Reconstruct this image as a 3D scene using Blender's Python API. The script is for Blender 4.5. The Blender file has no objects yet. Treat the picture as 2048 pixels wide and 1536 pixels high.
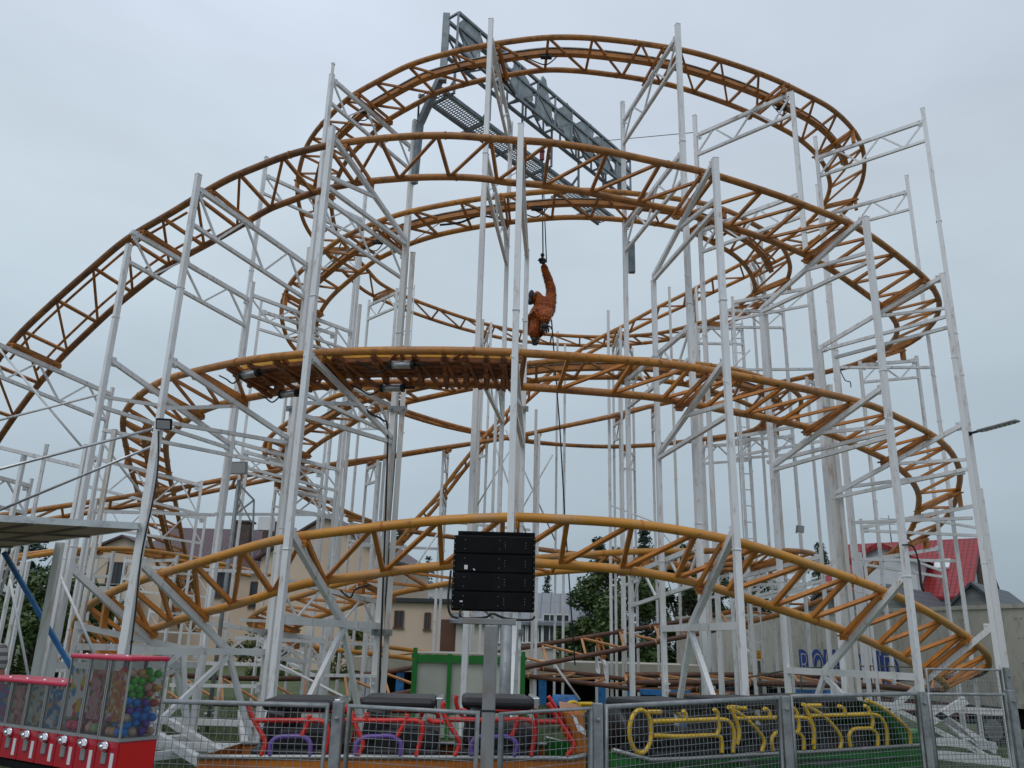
import bpy, bmesh, math, random
from mathutils import Vector, Matrix, Euler
random.seed(7)
SC = bpy.context.scene
COL = SC.collection
R = math.radians
Z = Vector((0, 0, 1))

# ------------------------------------------------------------------ camera
F_PX, PITCH, ROLL, CAM_Z = 1650.0, R(17.5), R(1.54), 1.6
FWD = Vector((0, math.cos(PITCH), math.sin(PITCH)))
r0 = Vector((1, 0, 0)); u0 = Vector((0, -math.sin(PITCH), math.cos(PITCH)))
RGT = r0 * math.cos(ROLL) + u0 * math.sin(ROLL)
UPV = -r0 * math.sin(ROLL) + u0 * math.cos(ROLL)
CAM = Vector((0, 0, CAM_Z))
cd = bpy.data.cameras.new('camera'); cam = bpy.data.objects.new('camera', cd); COL.objects.link(cam)
m3 = Matrix((RGT, UPV, -FWD)).transposed()
cam.matrix_world = Matrix.Translation(CAM) @ m3.to_4x4()
cd.sensor_width = 36; cd.lens = 36 * F_PX / 2048; cd.clip_end = 2000; cd.clip_start = 0.05
SC.camera = cam

def ray(px, py): return FWD + RGT * ((px - 1024) / F_PX) + UPV * ((768 - py) / F_PX)
def P(px, py, Y):                       # point of the photo at ground distance Y
    d = ray(px, py); return CAM + d * (Y / d.y)
def PZ(px, py, z):                      # point of the photo at height z
    d = ray(px, py); return CAM + d * ((z - CAM_Z) / d.z)
def ztop(X, Y, py):                     # height at plan position X,Y that reads as row py
    lo, hi = -5.0, 40.0
    for _ in range(40):
        z = (lo + hi) / 2; v = Vector((X, Y, z)) - CAM
        y = 768 - F_PX * v.dot(UPV) / v.dot(FWD)
        if y > py: lo = z
        else: hi = z
    return lo

# ------------------------------------------------------------------ materials
def nd(nt, t, **kw):
    n = nt.nodes.new(t)
    for k, v in kw.items(): setattr(n, k, v)
    return n
def mat(name, c, rough=0.6, metal=0.0, c2=None, scale=3.0, lo=0.5, hi=0.65, stretch=(1, 1, 1), var=0.15, bump=0.0, bscale=40, c3=None, s3=1.0, spec=0.5, detail=6, o3=0.06):
    m = bpy.data.materials.new(name); m.use_nodes = True
    nt = m.node_tree; b = nt.nodes['Principled BSDF']; L = nt.links
    b.inputs['Roughness'].default_value = rough; b.inputs['Metallic'].default_value = metal
    b.inputs['Specular IOR Level'].default_value = spec
    tc = nd(nt, 'ShaderNodeTexCoord'); mp = nd(nt, 'ShaderNodeMapping'); mp.inputs['Scale'].default_value = stretch
    L.new(tc.outputs['Object'], mp.inputs['Vector'])
    n1 = nd(nt, 'ShaderNodeTexNoise'); n1.inputs['Scale'].default_value = scale * 0.7; n1.inputs['Detail'].default_value = 4
    L.new(mp.outputs[0], n1.inputs['Vector'])
    mr = nd(nt, 'ShaderNodeMapRange'); mr.inputs['From Min'].default_value = 0.3; mr.inputs['From Max'].default_value = 0.7
    mr.inputs['To Min'].default_value = 1 - var; mr.inputs['To Max'].default_value = 1 + var
    L.new(n1.outputs['Fac'], mr.inputs['Value'])
    mul = nd(nt, 'ShaderNodeMix', data_type='RGBA', blend_type='MULTIPLY'); mul.inputs[0].default_value = 1
    mul.inputs[6].default_value = (*c, 1); L.new(mr.outputs[0], mul.inputs[7])
    out = mul.outputs[2]
    def layer(out, col, sc, lo, hi):
        n2 = nd(nt, 'ShaderNodeTexNoise'); n2.inputs['Scale'].default_value = sc; n2.inputs['Detail'].default_value = detail; n2.inputs['Roughness'].default_value = 0.65
        L.new(mp.outputs[0], n2.inputs['Vector'])
        q = nd(nt, 'ShaderNodeMapRange'); q.inputs['From Min'].default_value = lo; q.inputs['From Max'].default_value = hi
        L.new(n2.outputs['Fac'], q.inputs['Value'])
        mx = nd(nt, 'ShaderNodeMix', data_type='RGBA'); L.new(q.outputs[0], mx.inputs[0]); L.new(out, mx.inputs[6]); mx.inputs[7].default_value = (*col, 1)
        return mx.outputs[2]
    if c2: out = layer(out, c2, scale, lo, hi)
    if c3: out = layer(out, c3, scale * s3, lo + o3, hi + o3)
    L.new(out, b.inputs['Base Color'])
    if bump:
        n3 = nd(nt, 'ShaderNodeTexNoise'); n3.inputs['Scale'].default_value = bscale; L.new(tc.outputs['Object'], n3.inputs['Vector'])
        bp = nd(nt, 'ShaderNodeBump'); bp.inputs['Strength'].default_value = bump; bp.inputs['Distance'].default_value = 0.02
        L.new(n3.outputs['Fac'], bp.inputs['Height']); L.new(bp.outputs[0], b.inputs['Normal'])
    return m
RUST = (0.13, 0.045, 0.018)
M = dict(
 white=mat('white_paint', (0.78, 0.795, 0.81), 0.55, c2=(0.70, 0.695, 0.67), scale=4, lo=0.5, hi=0.75, stretch=(1, 1, 0.3), var=0.04, c3=(0.30, 0.15, 0.08), s3=3.2, bump=0.03),
 white_rust=mat('stained_white_paint', (0.69, 0.69, 0.67), 0.6, c2=(0.62, 0.58, 0.51), scale=2, lo=0.48, hi=0.75, stretch=(1.5, 1.5, 0.3), var=0.04, c3=(0.30, 0.13, 0.06), s3=2.6, bump=0.05),
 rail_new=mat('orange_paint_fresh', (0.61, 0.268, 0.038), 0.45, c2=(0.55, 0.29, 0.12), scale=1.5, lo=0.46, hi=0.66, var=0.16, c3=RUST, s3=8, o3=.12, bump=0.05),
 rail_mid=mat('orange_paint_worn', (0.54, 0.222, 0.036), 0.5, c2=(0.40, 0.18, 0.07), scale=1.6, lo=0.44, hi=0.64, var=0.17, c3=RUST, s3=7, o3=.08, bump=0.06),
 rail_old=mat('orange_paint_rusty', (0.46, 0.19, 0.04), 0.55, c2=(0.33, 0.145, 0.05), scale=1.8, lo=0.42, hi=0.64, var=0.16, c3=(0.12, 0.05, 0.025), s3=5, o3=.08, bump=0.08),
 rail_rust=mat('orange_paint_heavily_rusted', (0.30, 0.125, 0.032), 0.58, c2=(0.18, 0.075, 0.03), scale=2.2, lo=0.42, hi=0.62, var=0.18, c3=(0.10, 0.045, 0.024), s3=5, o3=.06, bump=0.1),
 rail_dark=mat('rusted_rail_steel', (0.12, 0.062, 0.045), 0.55, metal=0.2, c2=(0.19, 0.085, 0.05), scale=3, lo=0.45, hi=0.65, bump=0.08),
 tie_new=mat('orange_tie_paint', (0.58, 0.215, 0.032), 0.5, c2=(0.42, 0.15, 0.032), scale=5, lo=0.5, hi=0.68, bump=0.05),
 tie_old=mat('orange_tie_rusty', (0.46, 0.18, 0.032), 0.55, c2=(0.30, 0.12, 0.035), scale=5, lo=0.42, hi=0.64, var=0.2, bump=0.08),
 tie_pale=mat('pale_orange_tie', (0.62, 0.29, 0.11), 0.55, c2=(0.42, 0.17, 0.05), scale=5, lo=0.5, hi=0.7),
 brake=mat('brown_brake_steel', (0.32, 0.115, 0.036), 0.6, c2=(0.16, 0.06, 0.025), scale=6, lo=0.42, hi=0.62, var=0.25, bump=0.1),
 yellow_beam=mat('yellow_beam_paint', (0.62, 0.33, 0.02), 0.45, c2=(0.35, 0.16, 0.03), scale=4, lo=0.52, hi=0.7),
 galv=mat('galvanised_steel', (0.23, 0.25, 0.26), 0.5, metal=0.35, c2=(0.32, 0.34, 0.35), scale=9, lo=0.42, hi=0.6, var=0.15, bump=0.05),
 galv_rust=mat('galvanised_steel_stained', (0.26, 0.27, 0.27), 0.55, metal=0.3, c2=(0.20, 0.12, 0.08), scale=3, lo=0.52, hi=0.75, stretch=(1, 1, .5), var=0.15, bump=0.05),
 gantry=mat('grey_gantry_steel', (0.17, 0.20, 0.22), 0.5, metal=0.3, c2=(0.24, 0.27, 0.29), scale=6, lo=0.45, hi=0.6),
 sign_back=mat('weathered_acrylic', (0.30, 0.35, 0.36), 0.3, c2=(0.17, 0.2, 0.21), scale=5, lo=.4, hi=.6, var=.2),
 alu=mat('brushed_aluminium', (0.55, 0.56, 0.56), 0.35, metal=0.8, c2=(0.4, 0.4, 0.4), scale=8),
 chrome=mat('chrome', (0.75, 0.76, 0.78), 0.12, metal=1.0, var=0.02),
 black=mat('black_paint', (0.005, 0.005, 0.006), 0.6, var=0.3, spec=0.12, c2=(0.009, 0.009, 0.010), scale=6),
 rubber=mat('black_vinyl', (0.012, 0.013, 0.016), 0.42, var=0.2, bump=0.05),
 cable=mat('black_cable', (0.01, 0.011, 0.012), 0.6),
 rope=mat('blue_grey_rope', (0.035, 0.06, 0.085), 0.8),
 red=mat('red_tube_paint', (0.62, 0.03, 0.022), 0.35, c2=(0.42, 0.03, 0.02), scale=6, lo=.55, hi=.75),
 purple=mat('purple_tube_paint', (0.16, 0.09, 0.34), 0.4, var=.1),
 yellow=mat('yellow_tube_paint', (0.66, 0.42, 0.02), 0.4, c2=(0.40, 0.2, 0.03), scale=9, lo=0.58, hi=0.72),
 car_orange=mat('orange_fibreglass', (0.52, 0.17, 0.018), 0.3, c2=(0.36, 0.10, 0.015), scale=1.4, lo=0.4, hi=0.7),
 car_green=mat('green_fibreglass', (0.02, 0.20, 0.035), 0.28, c2=(0.012, 0.12, 0.025), scale=1.3, lo=0.4, hi=0.7),
 car_grey=mat('grey_flame_paint', (0.24, 0.26, 0.29), 0.35),
 car_white=mat('white_flame_paint', (0.72, 0.73, 0.75), 0.35),
 grass=mat('grass', (0.045, 0.085, 0.018), 0.9, c2=(0.075, 0.10, 0.03), scale=1.2, lo=0.4, hi=0.65, var=0.35, c3=(0.10, 0.085, 0.05), s3=2.0, bump=0.4, bscale=25),
 blade=mat('grass_blade', (0.06, 0.12, 0.022), 0.8, c2=(0.10, 0.14, 0.04), scale=0.9, lo=0.4, hi=0.65, var=0.35),
 gravel=mat('trampled_gravel', (0.16, 0.15, 0.135), 0.95, c2=(0.09, 0.085, 0.075), scale=9, lo=0.4, hi=0.65, bump=0.4),
 leaf=mat('leaf_mid', (0.055, 0.098, 0.024), 0.65, c2=(0.085, 0.125, 0.035), scale=1.1, lo=0.42, hi=0.62, var=0.35),
 leaf_dark=mat('leaf_dark', (0.032, 0.062, 0.024), 0.7, c2=(0.055, 0.085, 0.03), scale=1.0, lo=0.45, hi=0.65, var=0.35),
 leaf_blue=mat('conifer_needles', (0.022, 0.05, 0.036), 0.7, c2=(0.045, 0.08, 0.055), scale=1.2, lo=0.45, hi=0.65, var=0.35),
 leaf_ol=mat('leaf_olive', (0.09, 0.105, 0.018), 0.7, c2=(0.06, 0.09, 0.02), scale=1.4, lo=0.42, hi=0.65, var=0.3),
 bark=mat('bark', (0.06, 0.045, 0.033), 0.9, c2=(0.035, 0.028, 0.02), scale=6, bump=0.4),
 wall_beige=mat('beige_render', (0.62, 0.49, 0.375), 0.85, c2=(0.55, 0.425, 0.33), scale=0.35, lo=0.4, hi=0.7, var=0.07, bump=0.05),
 wall_pale=mat('pale_render', (0.56, 0.52, 0.47), 0.85, c2=(0.45, 0.42, 0.38), scale=0.4, lo=0.45, hi=0.7, var=0.08),
 wall_white=mat('white_render', (0.60, 0.62, 0.63), 0.85, c2=(0.5, 0.51, 0.52), scale=0.5, lo=0.5, hi=0.75, var=0.06),
 plank=mat('grey_planks', (0.22, 0.23, 0.24), 0.8, c2=(0.15, 0.155, 0.16), scale=1.5, stretch=(0.3, 0.3, 6), lo=0.4, hi=0.6),
 window=mat('dark_window_glass', (0.03, 0.045, 0.055), 0.12, var=0.2, scale=0.6),
 frame_white=mat('white_window_frame', (0.68, 0.69, 0.70), 0.5, var=.05),
 frame_brown=mat('brown_window_frame', (0.12, 0.055, 0.03), 0.6),
 brick=mat('dark_chimney_brick', (0.10, 0.075, 0.065), 0.9, c2=(0.06, 0.045, 0.04), scale=4),
 trailer=mat('cream_trailer_panel', (0.47, 0.455, 0.395), 0.5, c2=(0.40, 0.385, 0.33), scale=0.8, lo=0.45, hi=0.7, var=0.07, c3=(0.25, 0.22, 0.17), s3=6, stretch=(1, 1, .4)),
 blue=mat('blue_logo_paint', (0.012, 0.055, 0.27), 0.5, var=.12),
 blue_steel=mat('blue_painted_steel', (0.03, 0.20, 0.50), 0.5, c2=(0.015, 0.08, 0.22), scale=3),
 green_frame=mat('green_cabinet_paint', (0.018, 0.22, 0.03), 0.45, var=.12),
 cab_panel=mat('light_grey_cabinet_panel', (0.62, 0.63, 0.57), 0.5, var=.06, scale=1, c2=(0.55, 0.56, 0.5)),
 lid=mat('pink_red_lid', (0.56, 0.022, 0.07), 0.3, var=.08),
 panel_red=mat('red_cabinet_panel', (0.42, 0.008, 0.02), 0.32, var=.08),
 panel_side=mat('bright_red_side_panel', (0.62, 0.008, 0.008), 0.3, var=.05),
 grey_trim=mat('grey_metal_trim', (0.35, 0.355, 0.35), 0.4, metal=.5),
 label_w=mat('white_sticker', (0.68, 0.66, 0.68), 0.6, var=.05),
 orang=mat('orange_fur_resin', (0.46, 0.112, 0.012), 0.42, c2=(0.22, 0.04, 0.008), scale=7, stretch=(.6, .6, 5), lo=.46, hi=.58, var=.2, bump=0.5, bscale=30, spec=.3),
 orang_skin=mat('dark_grey_resin_skin', (0.035, 0.036, 0.040), 0.45),
 skin=mat('skin', (0.30, 0.13, 0.085), 0.55, var=.06), hair=mat('brown_hair', (0.035, 0.02, 0.012), 0.7),
 jeans=mat('navy_trousers', (0.03, 0.04, 0.07), 0.85), shoe=mat('dark_shoes', (0.02, 0.02, 0.02), .6),
 sign_yellow=mat('yellow_sign', (0.75, 0.40, 0.02), 0.5), orange_red=mat('orange_sign_band', (0.6, 0.13, 0.02), .5),
 olive=mat('olive_post', (0.10, 0.11, 0.07), .6), lens=mat('grey_lamp_lens', (0.42, 0.43, 0.44), .25, var=.05),
 dark=mat('underbody_dark', (0.012, 0.011, 0.011), .8), fascia=mat('beige_fascia', (0.43, 0.40, 0.33), .6, c2=(.36, .33, .27), scale=.7),
)
def tile_mat(name, c, c2, row, col_, rough=0.5):
    m = bpy.data.materials.new(name); m.use_nodes = True; nt = m.node_tree; b = nt.nodes['Principled BSDF']; L = nt.links
    b.inputs['Roughness'].default_value = rough
    uv = nd(nt, 'ShaderNodeTexCoord'); br = nd(nt, 'ShaderNodeTexBrick'); br.offset = 0.0
    br.inputs['Color1'].default_value = (*c, 1); br.inputs['Color2'].default_value = (*[x * 0.9 for x in c], 1); br.inputs['Mortar'].default_value = (*c2, 1)
    br.inputs['Scale'].default_value = 1; br.inputs['Brick Width'].default_value = col_; br.inputs['Row Height'].default_value = row
    br.inputs['Mortar Size'].default_value = 0.035; br.inputs['Mortar Smooth'].default_value = 0.6
    L.new(uv.outputs['UV'], br.inputs['Vector']); L.new(br.outputs['Color'], b.inputs['Base Color'])
    bp = nd(nt, 'ShaderNodeBump'); bp.inputs['Strength'].default_value = 0.6; bp.inputs['Distance'].default_value = 0.05; bp.invert = True
    L.new(br.outputs['Fac'], bp.inputs['Height']); L.new(bp.outputs[0], b.inputs['Normal'])
    return m
M['roof_red'] = tile_mat('red_metal_roof_tiles', (0.31, 0.014, 0.015), (0.13, 0.008, 0.009), 0.38, 0.25, 0.4)
M['roof_purple'] = tile_mat('purple_brown_roof_tiles', (0.105, 0.055, 0.062), (0.05, 0.028, 0.032), 0.36, 0.26)
M['roof_dark'] = tile_mat('anthracite_roof_sheets', (0.055, 0.062, 0.075), (0.03, 0.034, 0.04), 0.4, 1.1)
M['roof_grey'] = tile_mat('grey_sheet_roof', (0.20, 0.215, 0.24), (0.11, 0.12, 0.135), 3.0, 0.5)
def glass_mat():
    m = bpy.data.materials.new('clear_acrylic'); m.use_nodes = True; nt = m.node_tree; nt.nodes.clear()
    o = nd(nt, 'ShaderNodeOutputMaterial'); t = nd(nt, 'ShaderNodeBsdfTransparent'); g = nd(nt, 'ShaderNodeBsdfGlossy'); g.inputs['Roughness'].default_value = 0.08
    t.inputs['Color'].default_value = (0.86, 0.87, 0.87, 1); d = nd(nt, 'ShaderNodeBsdfDiffuse'); d.inputs['Color'].default_value = (.5, .5, .5, 1)
    fr = nd(nt, 'ShaderNodeFresnel'); fr.inputs['IOR'].default_value = 1.4
    mx = nd(nt, 'ShaderNodeMixShader'); mx2 = nd(nt, 'ShaderNodeMixShader'); mx2.inputs[0].default_value = .06
    nt.links.new(fr.outputs[0], mx.inputs[0]); nt.links.new(t.outputs[0], mx.inputs[1]); nt.links.new(g.outputs[0], mx.inputs[2])
    nt.links.new(mx.outputs[0], mx2.inputs[1]); nt.links.new(d.outputs[0], mx2.inputs[2]); nt.links.new(mx2.outputs[0], o.inputs[0])
    return m
M['glass'] = glass_mat()
def sheet_mat():
    m = mat('translucent_awning_sheet', (0.33, 0.29, 0.235), 0.5, c2=(0.22, 0.19, 0.15), scale=2.2, lo=.4, hi=.65, var=.15)
    nt = m.node_tree; b = nt.nodes['Principled BSDF']; out = nt.nodes['Material Output']
    tr = nd(nt, 'ShaderNodeBsdfTranslucent'); tr.inputs['Color'].default_value = (0.36, 0.31, 0.24, 1)
    mx = nd(nt, 'ShaderNodeMixShader'); mx.inputs[0].default_value = 0.55
    nt.links.new(b.outputs[0], mx.inputs[1]); nt.links.new(tr.outputs[0], mx.inputs[2]); nt.links.new(mx.outputs[0], out.inputs[0])
    return m
M['sheet'] = sheet_mat()
def poster_mat(name, cols, scale):
    m = bpy.data.materials.new(name); m.use_nodes = True; nt = m.node_tree; b = nt.nodes['Principled BSDF']; L = nt.links
    b.inputs['Roughness'].default_value = 0.4
    tc = nd(nt, 'ShaderNodeTexCoord'); v = nd(nt, 'ShaderNodeTexVoronoi'); v.inputs['Scale'].default_value = scale
    L.new(tc.outputs['Object'], v.inputs['Vector']); cr = nd(nt, 'ShaderNodeValToRGB'); cr.color_ramp.interpolation = 'CONSTANT'
    sp = nd(nt, 'ShaderNodeSeparateColor'); L.new(v.outputs['Color'], sp.inputs[0]); L.new(sp.outputs[0], cr.inputs[0])
    e = cr.color_ramp.elements
    while len(e) < len(cols): e.new(0.5)
    for i, c in enumerate(cols): e[i].position = i / len(cols); e[i].color = (*c, 1)
    L.new(cr.outputs[0], b.inputs['Base Color']); return m
def stripe_mat():
    m = mat('grey_striped_knit', (0.30, 0.30, 0.31), .9)
    nt = m.node_tree; b = nt.nodes['Principled BSDF']; w = nd(nt, 'ShaderNodeTexWave', bands_direction='Z'); w.inputs['Scale'].default_value = 5.5; w.inputs['Distortion'].default_value = .3
    tc = nd(nt, 'ShaderNodeTexCoord'); nt.links.new(tc.outputs['Object'], w.inputs['Vector'])
    cr = nd(nt, 'ShaderNodeValToRGB'); cr.color_ramp.elements[0].position = .42; cr.color_ramp.elements[1].position = .55
    cr.color_ramp.elements[0].color = (.13, .12, .12, 1); cr.color_ramp.elements[1].color = (.36, .35, .35, 1)
    nt.links.new(w.outputs[0], cr.inputs[0]); nt.links.new(cr.outputs[0], b.inputs['Base Color']); return m
M['stripe'] = stripe_mat()

# ------------------------------------------------------------------ mesh helpers
class MB:
    def __init__(s): s.v = []; s.f = []; s.sm = []; s.uv = {}
    def add(s, vs, fs, smooth=False):
        o = len(s.v); s.v += [tuple(x) for x in vs]
        for f in fs: s.f.append(tuple(o + i for i in f)); s.sm.append(smooth)
        return s
    def box(s, c, size, rz=0.0, rot=None):
        hx, hy, hz = [k / 2 for k in size]; c = Vector(c)
        m = rot if rot else Matrix.Rotation(rz, 3, 'Z')
        vs = [c + m @ Vector((x * hx, y * hy, z * hz)) for z in (-1, 1) for y in (-1, 1) for x in (-1, 1)]
        return s.add(vs, [(0, 2, 3, 1), (4, 5, 7, 6), (0, 1, 5, 4), (2, 6, 7, 3), (0, 4, 6, 2), (1, 3, 7, 5)])
    def bar(s, a, b, w, h=None, up=Z, ext=0.0):
        a = Vector(a); b = Vector(b); h = h or w; t = (b - a).normalized()
        a = a - t * ext; b = b + t * ext
        x = t.cross(up)
        if x.length < 1e-4: x = t.cross(Vector((0, 1, 0)))
        x.normalize(); y = x.cross(t)
        q = [x * sx * w / 2 + y * sy * h / 2 for sx, sy in ((-1, -1), (1, -1), (1, 1), (-1, 1))]
        return s.add([a + k for k in q] + [b + k for k in q], [(0, 1, 2, 3)[::-1], (4, 5, 6, 7), (0, 1, 5, 4), (1, 2, 6, 5), (2, 3, 7, 6), (3, 0, 4, 7)])
    def tube(s, pts, r, n=8, cap=True, closed=False):
        pts = [Vector(p) for p in pts]; N = len(pts); vs = []; nx = None
        for i, p in enumerate(pts):
            if closed: t = pts[(i + 1) % N] - pts[i - 1]
            else: t = pts[min(i + 1, N - 1)] - pts[max(i - 1, 0)]
            if t.length < 1e-7: t = Vector((0, 0, 1))
            t.normalize()
            if nx is None:
                nx = t.cross(Z)
                if nx.length < 1e-3: nx = t.cross(Vector((1, 0, 0)))
            nx = nx - t * nx.dot(t); nx.normalize(); ny = t.cross(nx)
            rr = r[i] if isinstance(r, (list, tuple)) else r
            for k in range(n):
                a = 2 * math.pi * k / n; vs.append(p + (nx * math.cos(a) + ny * math.sin(a)) * rr)
        fs = []
        for i in range(N if closed else N - 1):
            j = (i + 1) % N
            for k in range(n): fs.append((i * n + k, i * n + (k + 1) % n, j * n + (k + 1) % n, j * n + k))
        s.add(vs, fs, True)
        if cap and not closed:
            o = len(s.v) - len(vs)
            s.f.append(tuple(o + k for k in range(n))[::-1]); s.sm.append(False)
            s.f.append(tuple(o + (N - 1) * n + k for k in range(n))); s.sm.append(False)
        return s
    def ball(s, c, r, seg=10, rings=7, sc=(1, 1, 1), rot=None):
        c = Vector(c); vs = []; fs = []
        for i in range(rings + 1):
            a = math.pi * i / rings
            for k in range(seg):
                b = 2 * math.pi * k / seg
                v = Vector((math.sin(a) * math.cos(b) * sc[0], math.sin(a) * math.sin(b) * sc[1], math.cos(a) * sc[2])) * r
                if rot: v = rot @ v
                vs.append(c + v)
        for i in range(rings):
            for k in range(seg): fs.append((i * seg + k, (i + 1) * seg + k, (i + 1) * seg + (k + 1) % seg, i * seg + (k + 1) % seg))
        return s.add(vs, fs, True)
    def prism(s, poly, off):                 # flat polygon thickened by vector off
        n = len(poly); off = Vector(off); a = [Vector(p) for p in poly]
        fs = [tuple(range(n)), tuple(range(2 * n - 1, n - 1, -1))] + [(i, i + n, (i + 1) % n + n, (i + 1) % n) for i in range(n)]
        return s.add(a + [p + off for p in a], fs)
    def quad_uv(s, p, uv):                   # one quad with uv in metres
        o = len(s.f); s.add(p, [(0, 1, 2, 3)]); s.uv[o] = uv; return s
    def build(s, name, m, parent=None, bevel=0.0):
        me = bpy.data.meshes.new(name); me.from_pydata(s.v, [], s.f)
        me.polygons.foreach_set('use_smooth', s.sm); me.update()
        if s.uv:
            ul = me.uv_layers.new(name='UV')
            for fi, uv in s.uv.items():
                for li, c in zip(me.polygons[fi].loop_indices, uv): ul.data[li].uv = c
        bm = bmesh.new(); bm.from_mesh(me); bmesh.ops.recalc_face_normals(bm, faces=bm.faces); bm.to_mesh(me); bm.free()
        me.materials.append(M[m] if isinstance(m, str) else m)
        o = bpy.data.objects.new(name, me); COL.objects.link(o)
        if parent: attach(o, parent)
        if bevel:
            b = o.modifiers.new('bevel', 'BEVEL'); b.width = bevel; b.segments = 2; b.limit_method = 'ANGLE'
        return o
def world_loc(o):
    v = Vector(o.location)
    while o.parent: o = o.parent; v = v + Vector(o.location)
    return v
def attach(o, parent):
    o.parent = parent
    if parent.rotation_euler.z == 0 and not parent.get('local'): o.location = -world_loc(parent)
def thing(name, label, cat, loc, group=None, local=False, rz=0.0):
    o = bpy.data.objects.new(name, None); COL.objects.link(o); o.location = loc; o.rotation_euler.z = rz; o.empty_display_size = 0.2
    if local: o['local'] = 1
    o['label'] = label; o['category'] = cat
    if group: o['group'] = group
    return o
def tag(o, label=None, cat=None, group=None, kind=None):
    for k, v in (('label', label), ('category', cat), ('group', group), ('kind', kind)):
        if v: o[k] = v
    return o
def copy_tree(o, parent=None):
    c = o.copy(); COL.objects.link(c)
    if parent: c.parent = parent
    for ch in list(o.children): copy_tree(ch, c)
    return c
def cr(pts, sub=8):
    out = []; n = len(pts)
    for i in range(n - 1):
        p0, p1, p2, p3 = pts[max(i - 1, 0)], pts[i], pts[i + 1], pts[min(i + 2, n - 1)]
        for k in range(sub):
            t = k / sub; out.append(0.5 * ((2 * p1) + (p2 - p0) * t + (2 * p0 - 5 * p1 + 4 * p2 - p3) * t * t + (3 * p1 - p0 - 3 * p2 + p3) * t ** 3))
    out.append(pts[-1].copy()); return out
def text_mb(txt, size, origin, xdir, ydir, thick=0.012, extrude_dir=None, offset=0.0):
    cu = bpy.data.curves.new('lettering', 'FONT'); cu.body = txt; cu.size = size; cu.resolution_u = 4; cu.offset = offset
    ob = bpy.data.objects.new('lettering', cu); COL.objects.link(ob)
    bpy.context.view_layer.update()
    me = ob.evaluated_get(bpy.context.evaluated_depsgraph_get()).to_mesh()
    vs = [v.co.copy() for v in me.vertices]; fs = [tuple(p.vertices) for p in me.polygons]
    bpy.data.objects.remove(ob); bpy.data.curves.remove(cu)
    xd = Vector(xdir); yd = Vector(ydir); o = Vector(origin); nrm = xd.cross(yd).normalized()
    mb = MB(); w = max(v.x for v in vs)
    mb.add([o + xd * v.x + yd * v.y + nrm * thick for v in vs], fs)
    return mb, w

# ------------------------------------------------------------------ world and light
w = bpy.data.worlds.new('World'); SC.world = w; w.use_nodes = True; nt = w.node_tree; nt.nodes.clear(); L = nt.links
SUN_EL, SUN_AZ = R(52), R(205)
out = nd(nt, 'ShaderNodeOutputWorld'); sky = nd(nt, 'ShaderNodeTexSky', sky_type='NISHITA'); sky.sun_disc = False
sky.sun_elevation = SUN_EL; sky.sun_rotation = SUN_AZ; sky.dust_density = 3
b1 = nd(nt, 'ShaderNodeBackground'); b1.inputs[1].default_value = 0.09; L.new(sky.outputs[0], b1.inputs[0])
tc = nd(nt, 'ShaderNodeTexCoord'); sep = nd(nt, 'ShaderNodeSeparateXYZ'); L.new(tc.outputs['Generated'], sep.inputs[0])
ramp = nd(nt, 'ShaderNodeValToRGB'); L.new(sep.outputs['Z'], ramp.inputs[0]); e = ramp.color_ramp.elements
e[0].position = 0.0; e[0].color = (0.32, 0.40, 0.47, 1); e[1].position = 1.0; e[1].color = (0.78, 0.83, 0.97, 1)
for p, c in ((0.10, (0.37, 0.455, 0.52)), (0.26, (0.455, 0.55, 0.62)), (0.44, (0.575, 0.67, 0.745)), (0.64, (0.615, 0.69, 0.80))):
    k = e.new(p); k.color = (*c, 1)
mp = nd(nt, 'ShaderNodeMapping'); mp.inputs['Scale'].default_value = (1.1, 1.1, 3.2); L.new(tc.outputs['Generated'], mp.inputs['Vector'])
nz = nd(nt, 'ShaderNodeTexNoise'); nz.inputs['Scale'].default_value = 1.6; nz.inputs['Detail'].default_value = 5; L.new(mp.outputs[0], nz.inputs['Vector'])
mr = nd(nt, 'ShaderNodeMapRange'); mr.inputs['From Min'].default_value = .3; mr.inputs['From Max'].default_value = .7; mr.inputs['To Min'].default_value = .86; mr.inputs['To Max'].default_value = 1.09
L.new(nz.outputs['Fac'], mr.inputs['Value'])
mx = nd(nt, 'ShaderNodeMix', data_type='RGBA', blend_type='MULTIPLY'); mx.inputs[0].default_value = 1; L.new(ramp.outputs[0], mx.inputs[6]); L.new(mr.outputs[0], mx.inputs[7])
gx_ = nd(nt, 'ShaderNodeMapRange'); gx_.inputs['From Min'].default_value = -.6; gx_.inputs['From Max'].default_value = .6; gx_.inputs['To Min'].default_value = 1.05; gx_.inputs['To Max'].default_value = .91
L.new(sep.outputs['X'], gx_.inputs['Value'])
mx3 = nd(nt, 'ShaderNodeMix', data_type='RGBA', blend_type='MULTIPLY'); mx3.inputs[0].default_value = 1; L.new(mx.outputs[2], mx3.inputs[6]); L.new(gx_.outputs[0], mx3.inputs[7])
b2 = nd(nt, 'ShaderNodeBackground'); b2.inputs[1].default_value = 1.0; L.new(mx3.outputs[2], b2.inputs[0])
ms = nd(nt, 'ShaderNodeMixShader'); ms.inputs[0].default_value = 0.93; L.new(b1.outputs[0], ms.inputs[1]); L.new(b2.outputs[0], ms.inputs[2]); L.new(ms.outputs[0], out.inputs[0])
sl = bpy.data.lights.new('sun', 'SUN'); sl.energy = 0.55; sl.angle = R(25); sl.color = (1.0, 0.965, 0.92)
so = bpy.data.objects.new('sun', sl); COL.objects.link(so)
sd = Vector((math.sin(SUN_AZ) * math.cos(SUN_EL), math.cos(SUN_AZ) * math.cos(SUN_EL), math.sin(SUN_EL)))
so.rotation_euler = (-sd).to_track_quat('-Z', 'Y').to_euler()
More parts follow.
